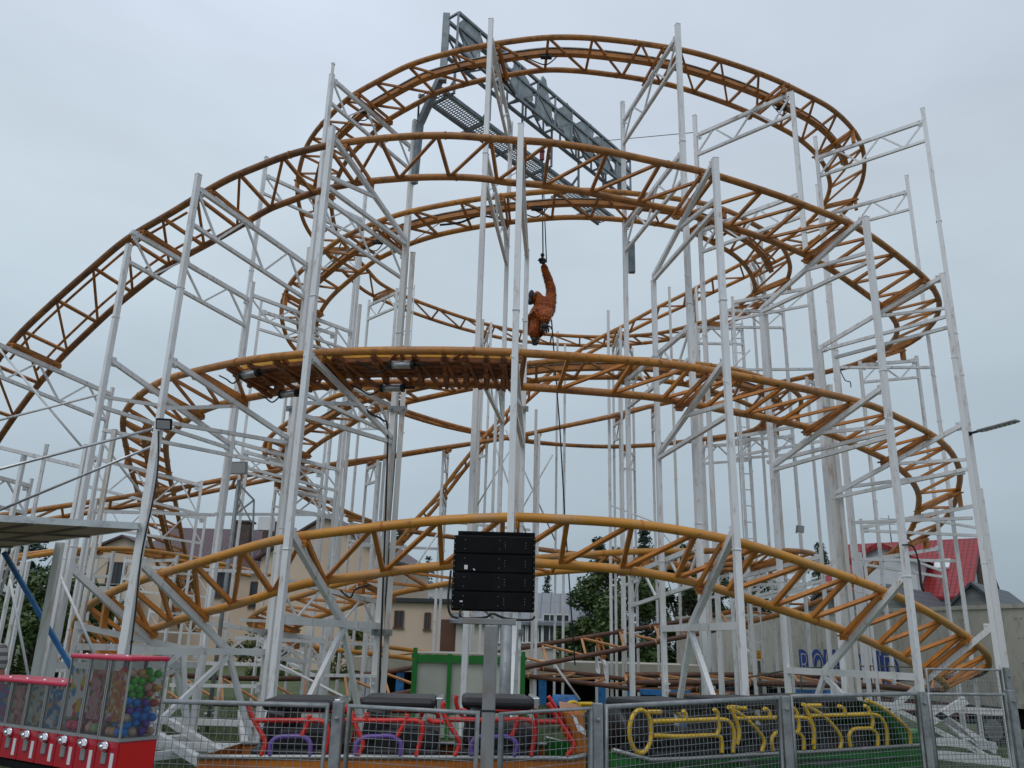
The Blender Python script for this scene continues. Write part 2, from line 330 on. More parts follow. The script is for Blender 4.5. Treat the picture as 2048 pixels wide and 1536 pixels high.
SC.view_settings.view_transform = 'Standard'; SC.view_settings.look = 'None'; SC.view_settings.exposure = 0.1; SC.view_settings.gamma = 1
try: SC.cycles.max_bounces = 8; SC.cycles.transparent_max_bounces = 16
except Exception: pass

# ------------------------------------------------------------------ ground
def sst(a, b, x): t = max(0, min(1, (x - a) / (b - a))); return t * t * (3 - 2 * t)
def gz(x, y): return -0.35 * sst(15, 22, y) * sst(3, 8, x)
mb = MB(); NX, NY = 80, 80
xs = [(-1 if t < 0 else 1) * (abs(t) ** 2.6) * 260 for t in [(-1 + 2 * i / NX) for i in range(NX + 1)]]
ys = [-20 + (j / NY) ** 2.4 * 520 for j in range(NY + 1)]
mb.add([(x, y, gz(x, y) + 0.03 * math.sin(x * 1.3 + y * .7) * (1 if 10 < y < 30 else 0)) for y in ys for x in xs],
       [(j * (NX + 1) + i, j * (NX + 1) + i + 1, (j + 1) * (NX + 1) + i + 1, (j + 1) * (NX + 1) + i) for j in range(NY) for i in range(NX)], True)
tag(mb.build('ground', 'grass'), kind='structure')
mb = MB()
mb.add([(-30, -15, 0.036), (30, -15, 0.036), (30, 6.0, 0.036), (-30, 6.0, 0.036)], [(0, 1, 2, 3)])
tag(mb.build('path', 'gravel'), kind='structure')
mb = MB()
for i in range(26000):
    y = random.uniform(9, 24); x = random.uniform(-9, 9); h = random.uniform(.05, .16); a = random.uniform(0, 6.28); wv = .007
    g = gz(x, y) - 0.04; l = Vector((random.uniform(-.06, .06), random.uniform(-.06, .06), h)); d = Vector((math.cos(a) * wv, math.sin(a) * wv, 0))
    c = Vector((x, y, g)); mb.add([c - d, c + d, c + l + Vector((0, 0, .04))], [(0, 1, 2)])
tag(mb.build('grass', 'blade'), label='short green grass under the coaster', kind='stuff')

# ------------------------------------------------------------------ roller coaster
GAUGE = 0.85
coaster = thing('roller_coaster', 'tall steel roller coaster with rusty orange tube track winding between white lattice posts', 'roller coaster', (0.4, 16, 0))
class Track: pass
TR = {}
def track(key, ctrl, side, bank, sections, spacing=0.76, gauge=GAUGE, smooth=10):
    T = Track(); pts = [P(*c) for c in ctrl]; sub = 10; d = cr(pts, sub)
    for _ in range(smooth): d = [d[0]] + [d[i] * .5 + (d[i - 1] + d[i + 1]) * .25 for i in range(1, len(d) - 1)] + [d[-1]]
    n = len(d); T.A = d; T.B = []; T.sub = sub; ks = sorted(bank)
    for i in range(n):
        t = d[min(i + 1, n - 1)] - d[max(i - 1, 0)]; h = Vector((t.x, t.y, 0)).normalized()
        inn = Vector((h.y, -h.x, 0)) * side; u = i / sub
        lo = [k for k in ks if k <= u]; hi = [k for k in ks if k > u]
        if lo and hi: f = (u - lo[-1]) / (hi[0] - lo[-1]); bk = bank[lo[-1]] * (1 - f) + bank[hi[0]] * f
        else: bk = bank[lo[-1]] if lo else bank[hi[0]]
        T.B.append(d[i] + (inn * math.cos(R(bk)) - Z * math.sin(R(bk))) * gauge)
    for _ in range(4): T.B = [T.B[0]] + [T.B[i] * .5 + (T.B[i - 1] + T.B[i + 1]) * .25 for i in range(1, n - 1)] + [T.B[-1]]
    T.C = [(a + b) / 2 for a, b in zip(T.A, T.B)]; TR[key] = T
    rr_ = {'bow': .059, 'run': .055, 'hill': .053}.get(key, .050)
    tw = .058 if key == 'bow' else .043 if key == 'helix' else .048
    for (i0, i1, rm, tm) in sections:
        s0 = int(i0 * sub); s1 = min(int(i1 * sub), n - 1)
        tb = MB(); acc = 0; nodes = [s0]
        for i in range(s0 + 1, s1 + 1):
            acc += (T.C[i] - T.C[i - 1]).length
            if acc >= spacing: nodes.append(i); acc = 0
        for q, i in enumerate(nodes):
            nrm = (T.A[i] - T.B[i]).cross(d[min(i + 1, n - 1)] - d[max(i - 1, 0)]).normalized()
            tb.bar(T.A[i], T.B[i], tw, tw, nrm)
            if q % 4 == 2:
                for RL in (T.A, T.B):
                    dj = (RL[i + 1] - RL[i]).normalized() if i + 1 < n else Z; tb.tube([RL[i] + dj * .10, RL[i] + dj * .125], rr_ * 1.14, 10)
            if q + 1 < len(nodes): tb.bar(T.B[i], T.A[nodes[q + 1]], tw * .85, tw * .85, nrm)
        o = tb.build('track', tm, coaster)
        MB().tube(T.A[s0:s1 + 1], rr_, 10).build('rail', rm, o)
        MB().tube(T.B[s0:s1 + 1], rr_, 10).build('rail', rm, o)
        T.part = o
    return T
# front hill that drops away to the left
track('hill', [(-330, 1190, 15), (-200, 1005, 14.2), (-90, 832, 13.6), (19, 690, 13.1), (104, 607, 12.7), (187, 534, 12.4), (255, 477, 12.1), (344, 425, 11.6), (443, 365, 11.1), (512, 335, 10.9), (580, 309, 10.7), (656, 291, 10.5), (715, 282, 10.35), (809, 273, 10.2), (903, 271, 10.1), (983, 277, 10.0), (1037, 281, 10.0), (1107, 286, 10.0), (1215, 303, 10.1), (1322, 326, 10.3), (1416, 346, 10.5), (1550, 389, 10.9), (1620, 415, 11.25), (1692, 444, 11.6), (1743, 473, 12.05), (1802, 517, 12.7), (1854, 561, 13.5), (1875, 593, 14.3), (1878, 617, 15.1), (1866, 646, 16.1), (1828, 682, 17.2), (1766, 712, 18.2), (1708, 731, 18.9), (1590, 759, 19.8), (1450, 785, 20.3), (1304, 811, 20.6), (1218, 833, 20.6), (1124, 853, 20.6), (1039, 871, 20.6), (906, 894, 20.4), (772, 916, 20.1), (611, 945, 19.4), (510, 965, 18.9), (338, 999, 18.2), (140, 1031, 17.4), (0, 1058, 17), (-150, 1090, 17)],
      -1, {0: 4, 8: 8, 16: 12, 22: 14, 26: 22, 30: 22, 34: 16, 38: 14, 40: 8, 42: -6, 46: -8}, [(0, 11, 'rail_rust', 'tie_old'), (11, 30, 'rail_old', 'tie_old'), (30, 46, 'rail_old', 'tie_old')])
# upper dive, top loop and the descending helix
track('helix', [(700, 1180, 20.6), (743, 1150, 20.8), (815, 1075, 20.9), (853, 1035, 20.9), (890, 991, 20.9), (928, 940, 20.9), (974, 886, 20.9), (1012, 843, 20.9), (1090, 770, 20.9), (1172, 710, 20.9), (1228, 680, 20.9), (1295, 645, 20.9), (1376, 608, 20.8), (1440, 578, 20.6), (1520, 540, 20.2), (1580, 508, 19.7), (1622, 485, 19.2), (1651, 462, 18.6), (1686, 428, 18.0), (1708, 398, 17.5), (1724, 363, 17.0), (1729, 328, 16.4), (1724, 293, 15.7), (1705, 258, 15.0), (1665, 219, 14.3), (1611, 189, 13.7), (1530, 151, 13.0), (1403, 109, 12.4), (1322, 93, 12.2), (1242, 82, 12.0), (1161, 75, 11.95), (1080, 76, 11.9), (983, 89, 12.0), (903, 105, 12.2), (822, 129, 12.5), (768, 156, 12.9), (715, 185, 13.3), (688, 204, 13.6), (661, 231, 14.0), (634, 260, 14.6), (613, 293, 15.3), (601, 330, 16.1), (594, 373, 17), (599, 414, 17.8), (610, 449, 18.5), (629, 479, 19.0), (660, 514, 19.6), (696, 552, 20.2), (728, 581, 20.6), (769, 602, 21), (836, 629, 21.4), (930, 659, 21.8), (1037, 682, 22), (1161, 691, 22), (1242, 690, 21.8), (1322, 682, 21.3), (1376, 670, 20.8), (1456, 645, 19.8), (1482, 634, 19.3), (1520, 611, 18.7), (1550, 587, 18.2), (1570, 567, 17.7), (1579, 546, 17.2), (1579, 526, 16.7), (1567, 497, 16), (1538, 467, 15.2), (1494, 441, 14.5), (1456, 422, 14.1), (1403, 406, 13.7), (1295, 390, 13.2), (1161, 380, 13), (1037, 388, 13), (930, 402, 13.1), (849, 417, 13.3), (795, 430, 13.6), (742, 449, 13.9), (685, 476, 14.4), (655, 497, 14.8), (621, 525, 15.3), (594, 550, 15.8), (578, 572, 16.4), (566, 600, 17), (563, 632, 17.7), (570, 664, 18.3), (586, 694, 18.9), (640, 745, 19.6), (720, 795, 20.2), (812, 830, 20.8), (906, 857, 21.4), (1030, 880, 21.8), (1111, 889, 22), (1218, 893, 22), (1312, 889, 21.6), (1380, 881, 20.8), (1447, 872, 19.9), (1523, 860, 18.9), (1567, 845, 18.2), (1593, 826, 17.5), (1602, 809, 17), (1599, 793, 16.4), (1582, 778, 15.8), (1540, 760, 15.1), (1494, 746, 14.6), (1460, 738, 14.3), (1393, 728, 13.9), (1300, 720, 13.5), (1200, 719, 13.3), (1111, 722, 13.2), (1055, 728, 13.2), (950, 738, 13.3), (850, 752, 13.6), (700, 784, 14.3), (654, 800, 14.7), (615, 822, 15.2), (570, 849, 15.9), (541, 873, 16.6), (529, 892, 17.2), (530, 908, 17.8), (539, 935, 18.5), (557, 958, 19.2), (603, 991, 20), (638, 1010, 20.5), (718, 1039, 21.2), (799, 1058, 21.6), (880, 1070, 21.8), (980, 1083, 22), (1077, 1097, 22), (1180, 1110, 21.9), (1300, 1122, 21.5), (1420, 1130, 20.5), (1540, 1130, 19), (1610, 1122, 17.8), (1632, 1112, 16.7), (1612, 1104, 15.6), (1560, 1101, 14.9), (1482, 1101, 14.4), (1410, 1102, 14), (1276, 1103, 13.5), (1168, 1109, 13.3), (1080, 1115, 13.2), (980, 1122, 13.3), (880, 1132, 13.4), (772, 1148, 13.8), (680, 1168, 14.3), (600, 1192, 15), (540, 1212, 15.9), (505, 1232, 17), (498, 1247, 18), (525, 1260, 19), (600, 1274, 20), (720, 1287, 20.6), (850, 1304, 21), (940, 1318, 20.9), (1053, 1334, 20.4), (1200, 1352, 19.5), (1408, 1380, 18), (1560, 1402, 17)],
      1, {0: 0, 14: 0, 18: 14, 21: 26, 24: 18, 27: 6, 31: 0, 34: 2, 38: 12, 42: 18, 46: 10, 50: 2, 54: 4, 58: 14, 62: 24, 65: 14, 69: 5, 73: 5, 77: 12, 81: 22, 85: 14, 88: 12, 91: 14, 95: 16, 98: 22, 101: 14, 105: 4, 109: 2, 113: 12, 117: 18, 121: 10, 126: 8, 132: 12, 136: 14, 140: 12, 144: 14, 148: 16, 153: 10, 157: 2, 160: 0},
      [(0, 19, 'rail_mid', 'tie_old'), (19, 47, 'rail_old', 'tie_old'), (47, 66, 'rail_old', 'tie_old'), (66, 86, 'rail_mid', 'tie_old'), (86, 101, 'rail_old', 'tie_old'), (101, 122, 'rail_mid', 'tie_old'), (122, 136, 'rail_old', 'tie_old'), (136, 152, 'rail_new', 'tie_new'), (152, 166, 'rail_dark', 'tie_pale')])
# lift that climbs from the back left, brake run along the front, turn on the right and ramp down behind
track('run', [(362, 1262, 31), (345, 1215, 28.5), (328, 1165, 26), (307, 1104, 23.3), (284, 1022, 20.5), (273, 976, 19.2), (260, 931, 17.7), (253, 897, 16.6), (247, 866, 15.6), (246, 840, 14.8), (253, 819, 14.1), (273, 796, 13.4), (313, 767, 12.5), (365, 749, 11.8), (443, 731, 11.1), (512, 718, 10.75), (611, 708, 10.4), (718, 702, 10.2), (853, 701, 10.1), (930, 702, 10.1), (998, 704, 10.1), (1041, 706, 10.1), (1138, 712, 10.15), (1245, 720, 10.25), (1353, 730, 10.45), (1420, 741, 10.6), (1500, 756, 10.85), (1570, 770, 11.15), (1655, 788, 11.6), (1743, 811, 12.2), (1802, 838, 12.8), (1860, 867, 13.6), (1895, 896, 14.4), (1913, 923, 15.1), (1920, 949, 15.8), (1917, 978, 16.4), (1907, 1011, 17.1), (1884, 1046, 17.8), (1851, 1071, 18.4), (1796, 1100, 19.0), (1740, 1130, 19.4), (1690, 1158, 19.6), (1600, 1192, 19.9), (1440, 1228, 20), (1320, 1250, 20), (1200, 1270, 20), (1002, 1303, 19.8), (800, 1340, 19.2), (700, 1352, 18.8), (600, 1357, 18.5), (500, 1357, 18.2), (400, 1353, 17.8), (250, 1338, 17), (190, 1315, 16.3), (160, 1285, 15.4)],
      -1, {0: 0, 4: 4, 7: 16, 10: 24, 13: 16, 16: 12, 20: 13, 25: 15, 28: 17, 31: 24, 34: 26, 38: 20, 41: 16, 45: 26, 48: 32, 52: 32, 54: 28},
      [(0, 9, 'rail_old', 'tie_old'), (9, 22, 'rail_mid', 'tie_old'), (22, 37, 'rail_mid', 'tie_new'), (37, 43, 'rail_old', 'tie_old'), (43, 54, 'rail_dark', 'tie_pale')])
# low bow across the front
track('bow', [(160, 1285, 15.4), (150, 1262, 14.7), (153, 1240, 14.0), (169, 1219, 13.4), (195, 1200, 12.8), (234, 1180, 12.2), (294, 1156, 11.6), (365, 1135, 11.1), (443, 1112, 10.7), (512, 1091, 10.5), (584, 1075, 10.35), (718, 1058, 10.2), (853, 1043, 10.15), (930, 1038, 10.15), (1000, 1035, 10.15), (1055, 1035, 10.15), (1115, 1038, 10.15), (1222, 1044, 10.2), (1330, 1056, 10.25), (1450, 1078, 10.4), (1532, 1100, 10.6), (1625, 1131, 10.95), (1713, 1161, 11.4), (1795, 1193, 11.9), (1859, 1226, 12.5), (1917, 1262, 13.2), (1955, 1290, 13.9), (1975, 1312, 14.7), (1975, 1335, 15.6), (1945, 1352, 16.6), (1880, 1358, 17.5), (1760, 1355, 18.1), (1600, 1352, 18.5), (1450, 1350, 18.7), (1250, 1350, 18.9)],
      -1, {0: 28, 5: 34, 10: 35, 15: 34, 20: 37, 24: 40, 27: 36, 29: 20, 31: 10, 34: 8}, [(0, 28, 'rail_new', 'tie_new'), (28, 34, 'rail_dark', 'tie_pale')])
# low piece at the far left
track('left_run', [(-120, 1170, 15.5), (0, 1128, 16.5), (60, 1113, 17), (167, 1099, 18), (250, 1098, 19), (330, 1106, 20.2), (430, 1125, 21.6), (540, 1150, 23)],
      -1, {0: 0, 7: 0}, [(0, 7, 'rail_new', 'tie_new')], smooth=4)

# centre beam on the front arcs of the helix
def centre_beam(T, i0, i1):
    s0, s1 = int(i0 * T.sub), int(i1 * T.sub); a = MB(); b = MB()
    for lo, m, hw, z0, z1 in ((0, a, .055, -.02, .07),):
        pass
    c = T.C[s0:s1 + 1]
    for i in range(0, len(c) - 1):
        j = s0 + i; nrm = (T.A[j] - T.B[j]).normalized(); up = nrm.cross((c[i + 1] - c[i]).normalized())
        if up.z < 0: up = -up
        a.bar(c[i] + up * .02, c[i + 1] + up * .02, .11, .09, up, .004)
        b.bar(c[i] + up * .085, c[i + 1] + up * .085, .15, .018, up, .004)
    a.build('centre_beam', 'tie_old', coaster); b.build('beam_capping', 'galv', coaster)
H = TR['helix']
centre_beam(H, 21.5, 44); centre_beam(H, 63, 83); centre_beam(H, 98.5, 119)
# chain trough under the lift
centre_beam(TR['run'], 0, 9.5)

# --- posts and trusses
PB = []                                            # plan positions of posts
def add_post(X, Y, zt, yaw=0.0, w=.078, m='white', seams=True):
    mb = MB(); g = gz(X, Y); mb.box((X, Y, (g + zt) / 2), (w, w, zt - g), yaw)
    if seams:
        z = g + 2.9 + random.uniform(-.4, .4)
        while z < zt - 1:
            mb.box((X, Y, z), (w + .022, w + .014, .012), yaw); z += 3 + random.uniform(-.2, .5)
    mb.box((X, Y, g + .012), (w + .16, w + .16, .024), yaw)
    mb.box((X, Y, zt + .004), (w + .008, w + .008, .012), yaw)
    if random.random() < .6:
        mb.tube([Vector((X, Y, zt * .6)) + Vector((math.cos(yaw + a) * .06, math.sin(yaw + a) * .06, .04 * math.cos(a))) for a in (0, 1, 2, 3)], .006, 5)
    o = mb.build('support_post', m, coaster, bevel=.006)
    PB.append((X, Y, zt)); return o
def seg_hit(T, O, I, lim=None):
    res = []; best = None; C = T.C
    for i in range(len(C) - 1):
        if lim and not (lim[0] * T.sub <= i <= lim[1] * T.sub): continue
        p, q = C[i], C[i + 1]; r = (q.x - p.x, q.y - p.y); s = (I[0] - O[0], I[1] - O[1])
        den = r[0] * s[1] - r[1] * s[0]
        if abs(den) < 1e-9: continue
        t = ((O[0] - p.x) * s[1] - (O[1] - p.y) * s[0]) / den; u = ((O[0] - p.x) * r[1] - (O[1] - p.y) * r[0]) / den
        if 0 <= t < 1 and 0.02 < u < 0.98: res.append((i, u))
    return res
def truss(T, i, O, I, style='truss', depth=.45, cl=.9):
    A, B = T.A[i], T.B[i]; o = Vector((O[0], O[1], 0)); n = Vector((I[0], I[1], 0)); d = n - o; Ln = d.length; d /= Ln
    ua = (Vector((A.x, A.y, 0)) - o).dot(d); ub = (Vector((B.x, B.y, 0)) - o).dot(d)
    if abs(ub - ua) < .15: return None
    sl = (B.z - A.z) / (ub - ua); sl = max(-cl, min(cl, sl))
    z0_ = min(A.z - sl * ua, B.z - sl * ub) - .175
    def zz(u): return z0_ + sl * u
    p0 = Vector((O[0], O[1], zz(0))); p1 = Vector((I[0], I[1], zz(Ln)))
    mb = MB(); mb.bar(p0, p1, .062, .07)
    if style == 'truss':
        q0 = p0 - Z * depth; q1 = p1 - Z * depth; mb.bar(q0, q1, .055, .055)
        n_ = max(3, round(Ln / .55)); 
        if n_ % 2 == 0: n_ += 1
        for k in range(n_):
            a = p0.lerp(p1, k / n_) if k % 2 == 0 else q0.lerp(q1, k / n_)
            b = q0.lerp(q1, (k + 1) / n_) if k % 2 == 0 else p0.lerp(p1, (k + 1) / n_)
            mb.bar(a, b, .03, .03)
    elif style == 'tri':
        mb.bar(p0 - Z * depth * 1.5, p1 - Z * .06, .055, .055)
        m_ = p0.lerp(p1, .55); mb.bar(m_, p0 - Z * depth * 1.2, .05, .05)
    elif style == 'foot':
        mb = MB(); ue = min(Ln - .1, ub + .5); m_ = p0.lerp(p1, ue / Ln); zl = m_.z; g = gz(m_.x, m_.y)
        mb.bar(p0, m_, .075, .085); mb.bar((O[0], O[1], zl), (I[0], I[1], zl), .07, .09)
        b0 = o + d * (ue * .1); b1 = o + d * (Ln - (Ln - ue) * .1)
        mb.bar(m_ - Z * .05, (b0.x, b0.y, g + .1), .065, .065); mb.bar(m_ - Z * .05, (b1.x, b1.y, g + .1), .065, .065)
        mb.bar((O[0], O[1], g + .12), (I[0], I[1], g + .12), .09, .1)
    ang_ = math.atan2(d.y, d.x)
    for e_, sg_ in ((p0, 1), (p1, -1)):
        mb.box(e_ + d * .075 * sg_ - Z * .03, (.11, .012, .15), ang_)
        for bz in (-.07, .02): mb.box(e_ + d * .09 * sg_ + Z * bz, (.022, .085, .022), ang_)
    ob = mb.build('truss_beam', 'white', coaster)
    cb = MB(); nm = (A - B).normalized(); up = Vector((0, 0, 1))
    for off in (-.055, .055):
        tdir = nm.cross(Z).normalized() * off; cb.bar(A + tdir - Z * .075, B + tdir - Z * .075, .035, .055)
    for e_, ue in ((A, ua), (B, ub)):
        az = math.atan2(d.y, d.x); zb2 = zz(ue) + .04
        cb.box(Vector((e_.x, e_.y, (e_.z - .05 + zb2) / 2)), (.075, .10, max(.06, e_.z - .05 - zb2)), az); cb.box(e_ - Z * .075 + d * .02, (.15, .05, .022), az + .6); cb.box(e_ - Z * .075 - d * .02, (.13, .05, .022), az - .6)
    cb.build('rail_bracket', 'tie_old' if T is not TR['bow'] else 'tie_new', ob)
    return p0, p1
def pair(o, i, tracks, style='truss', depth=.45, wo=.080, wi=.074, mo='white', mi='white', inner_extra=.12):
    """o, i: (px, py of the top, distance Y).  Posts either side of the track, beams under every track between them"""
    po = P(*o); pi = P(*i); O = (po.x, po.y); I = (pi.x, pi.y); yaw = math.atan2(I[1] - O[1], I[0] - O[0])
    add_post(O[0], O[1], po.z, yaw, wo, mo); add_post(I[0], I[1], pi.z, yaw, wi, mi)
    for spec in tracks:
        key, st = spec[0], spec[1]; lim = spec[2] if len(spec) > 2 else None
        for (k, u) in seg_hit(TR[key], O, I, lim): truss(TR[key], k, O, I, st, depth, .10 if key == 'helix' else .9)
    return O, I
# row of the front hill, brake run and bow (seven pairs)
FR = [('hill', 'tri', (0, 30)), ('run', 'tri', (8, 38)), ('bow', 'foot', (0, 28))]
FL = [('hill', 'truss', (0, 30)), ('run', 'tri', (11, 38)), ('bow', 'foot', (0, 28))]
pairs = {}
pairs['a1'] = pair((258, 490, 11.75), (505, 565, 13.7), FL, depth=.5)
pairs['a2'] = pair((397, 350, 10.95), (622, 497, 12.9), FL, depth=.6, mi='white_rust', wi=.09)
pairs['a3'] = pair((664, 255, 10.05), (816, 435, 12.4), FR, depth=.55, mi='white_rust', wi=.09)
pairs['a4'] = pair((1042, 250, 9.75), (1054, 500, 12.2), FR, depth=.5)
pairs['a5'] = pair((1430, 318, 10.05), (1307, 562, 12.6), FR, depth=.5)
pairs['a6'] = pair((1731, 435, 11.3), (1524, 633, 13.4), FR, depth=.5)
pairs['a7'] = pair((1885, 548, 13.2), (1640, 700, 14.6), FR, depth=.5, mi='white_rust', wi=.085)
# row of the top loop and helix
HX = [('helix', 'truss', (19, 46)), ('helix', 'truss', (62, 86)), ('helix', 'truss', (97, 122)), ('helix', 'truss', (133, 152))]
pair((533, 315, 16.1), (731, 392, 17.6), HX)
pair((664, 150, 12.75), (828, 268, 14.6), HX, depth=.5)
pair((982, 40, 11.6), (1022, 246, 14.2), HX, depth=.5)
pair((1355, 50, 11.75), (1245, 205, 14.0), HX, depth=.5)
pair((1583, 185, 13.25), (1389, 232, 14.4), HX)
pair((1845, 218, 14.3), (1630, 275, 15.4), HX)
pair((1813, 352, 16.7), (1634, 370, 17.6), HX)
# rusty tube tip on the tall left post
tp = P(664, 150, 12.75); MB().box(tp + Z * .11, (.045, .045, .24)).box(tp + Z * .24, (.06, .06, .03)).build('post_tip', 'white_rust', coaster)

def apair(key, u, oo=.35, oi=.35, style='truss', depth=.42, extra=.25, also=(), w=.060, m='white'):
    """posts either side of a track at spline position u"""
    T = TR[key]; i = min(int(u * T.sub), len(T.C) - 2); A, B = T.A[i], T.B[i]; n = Vector((B.x - A.x, B.y - A.y, 0)).normalized()
    O = Vector((A.x, A.y, 0)) - n * oo; I = Vector((B.x, B.y, 0)) + n * oi
    r = truss(T, i, (O.x, O.y), (I.x, I.y), style, depth, .18)
    if not r: return
    zo, zi = r[0].z, r[1].z
    for k, lim in also:
        for (j, uu) in seg_hit(TR[k], (O.x, O.y), (I.x, I.y), lim):
            r2 = truss(TR[k], j, (O.x, O.y), (I.x, I.y), style, depth, .18)
            if r2: zo = max(zo, r2[0].z); zi = max(zi, r2[1].z)
    yaw = math.atan2(n.y, n.x)
    add_post(O.x, O.y, zo + extra, yaw, w, m); add_post(I.x, I.y, zi + .05 + extra * .4, yaw, w, m)
apair('hill', 3.15, .5, 1.15, extra=.2, depth=.5)
apair('hill', 1.6, .5, .9, extra=.2, depth=.5)
for u in (30.4, 32.6, 35.0, 37.6, 40.2, 42.2, 43.9): apair('hill', u, extra=.1, style='truss', depth=.4)
for u in (4.0, 7.4, 10.0, 12.2, 14.0): apair('helix', u, extra=.1, oo=.3, oi=.3, also=[('hill', (30, 46))])
for u in (45.4, 48.6, 51.4, 54.2, 57.2): apair('helix', u, extra=.15, also=[('helix', (84, 97)), ('helix', (119, 132)), ('helix', (155, 162))])
for u in (59.4, 61.6): apair('helix', u, .5, .5, extra=.2, also=[('helix', (94, 100)), ('helix', (130, 136))])
for u in (81.2, 84.4): apair('helix', u, .45, .45, extra=.3, also=[('helix', (112, 120)), ('helix', (146, 152))])
for u in (133.5, 149): apair('helix', u, .5, .5, extra=.15)
for u in (1, 2.6, 4.4, 6.6): apair('run', u, .7, .7, extra=.1, depth=.6)
for u in (35.0, 38.0): apair('run', u, .4, 1.1, style='tri', extra=.3)
for u in (42.8, 45.0): apair('run', u, .35, .6, extra=.1)
for u in (1.5, 4.6): apair('bow', u, .35, .8, style='foot', extra=.05)
for u in (1.6, 3.4, 5.0): apair('left_run', u, .4, .4, extra=.1)
# more posts seen between the loops: (px at row 1000, row of the top, distance)
for px, top, Y in [(952, 640, 19), (986, 700, 18.6), (1069, 820, 19.5), (1112, 664, 21.5), (1128, 690, 20.7), (1220, 622, 20.0), (1353, 575, 19.6), (1427, 640, 19), (1471, 530, 18.0), (1560, 455, 17.5), (755, 925, 19.5), (686, 610, 18.2), (30, 905, 13.2), (72, 890, 14.2), (152, 890, 13.0), (205, 860, 12.7), (192, 1000, 16)]:
    a = P(px, 1000, Y); add_post(a.x, a.y, ztop(a.x, a.y, top), random.uniform(-.3, .3), random.choice((.058, .066)), random.choice(('white', 'white', 'white_rust')))
# doubled posts bolted side by side
for (px, py, Y, dx) in [(622, 497, 12.9, .11), (816, 435, 12.4, .12), (1640, 700, 14.6, .13), (1042, 620, 12.2, .0)]:
    a = P(px, py, Y); add_post(a.x + dx, a.y + .03, ztop(a.x + dx, a.y, py + 70), 0.1, .08, 'white_rust')
    for r_ in (820, 1265):
        z = ztop(a.x, a.y, r_ if r_ > py + 40 else 1000); MB().box((a.x + dx / 2, a.y - .075, z), (.30, .012, .09)).box((a.x + dx / 2 - .09, a.y - .09, z), (.03, .03, .03)).box((a.x + dx / 2 + .09, a.y - .09, z), (.03, .03, .03)).build('clamp_plate', 'galv_rust', coaster)
# horizontal ties and thin bracing rods between posts
def rod(a, b, r=.018, m='white', n='brace_rod'): MB().tube([a, b], r, 6).build(n, m, coaster)
def hbar(px0, py0, Y0, px1, py1, Y1, w=.055, m='white'): MB().bar(P(px0, py0, Y0), P(px1, py1, Y1), w, w).build('cross_bar', m, coaster)
for a in [(1535, 925, 13.5, 1785, 862, 11.9), (1662, 978, 14.8, 1930, 945, 13.4), (1711, 1045, 15.6, 1945, 1036, 14.3), (1670, 715, 14.6, 1895, 655, 13.3), (1680, 735, 16, 1860, 735, 16.9),
          (1705, 1118, 16, 1910, 1122, 16.8), (1460, 740, 17.8, 1640, 738, 18), (205, 860, 12.7, 585, 935, 14),
          (0, 895, 13, 165, 935, 13.4), (185, 1022, 14, 430, 1030, 15.4), (430, 1028, 15.5, 690, 1030, 18), (300, 1135, 14.5, 530, 1145, 15), 
          (470, 1275, 15, 760, 1290, 16), (860, 1040, 19, 1060, 1060, 20), (1485, 1170, 16, 1690, 1166, 17), (700, 1090, 16, 880, 1098, 19), (480, 1240, 16, 700, 1248, 17), (340, 1325, 15, 560, 1330, 15), (340, 1370, 15, 540, 1373, 15), (620, 1350, 15.5, 760, 1352, 15.5)]: hbar(*a)
for a, b in [((0, 700, 13), (165, 895, 13.2)), ((0, 840, 13.2), (195, 790, 13)), ((1012, 860, 19.6), (1110, 1080, 20)), ((1105, 910, 19.8), (1020, 1060, 19.6)), ((990, 890, 19), (1060, 1090, 19.5)), ((1020, 900, 19), (955, 1010, 19)),
             ((205, 885, 13), (300, 1010, 14)), ((1500, 700, 17), (1440, 760, 17)), ((560, 1330, 14), (700, 1400, 13)), ((1320, 1060, 18), (1425, 1180, 18)), ((1110, 1330, 15), (1160, 1400, 15)), ((1400, 1330, 14), (1445, 1420, 13)), ((1350, 1060, 19), (1220, 1010, 20)), ((880, 1060, 18), (800, 1180, 18)), ((40, 1050, 12), (0, 1190, 12)), ((20, 1160, 12.5), (60, 1370, 12)), ((120, 1130, 12.2), (60, 1370, 12)), ((120, 1150, 11.8), (190, 1310, 11.2))]:
    rod(P(*a), P(*b), .02)
# ladders on two posts
def ladder(px, py0, py1, Y):
    a = P(px, py0, Y); b0 = ztop(a.x, a.y, py1); mb = MB()
    for s in (-.13, .13): mb.bar((a.x + s, a.y, b0), (a.x + s, a.y, a.z), .025, .025)
    z = b0 + .1
    while z < a.z: mb.bar((a.x - .13, a.y, z), (a.x + .13, a.y, z), .022, .022); z += .36
    mb.build('ladder', 'white', coaster)
ladder(1473, 640, 1330, 18.2); ladder(818, 570, 790, 17.8)
# low ground frame of white beams
for a in [(300, 1440, 560, 1450), (300, 1490, 600, 1500), (310, 1425, 480, 1530), (480, 1425, 490, 1500), (310, 1468, 420, 1535), (1840, 1480, 1990, 1492), (1840, 1505, 2000, 1520), (1860, 1420, 1990, 1500), (1930, 1400, 1850, 1450), (1880, 1430, 1960, 1500), (560, 1425, 640, 1430)]:
    p0 = P(a[0], a[1], 13); p1 = P(a[2], a[3], 13)
    f0 = PZ(a[0], a[1], .2 if p0.z < .9 else .5); f1 = PZ(a[2], a[3], .2 if p1.z < .9 else .5)
    if a[0] > 1800: f0 = P(a[0], a[1], 12.4); f1 = P(a[2], a[3], 12.4)
    MB().bar(f0, f1, .09, .10).build('ground_beam', 'white', coaster)

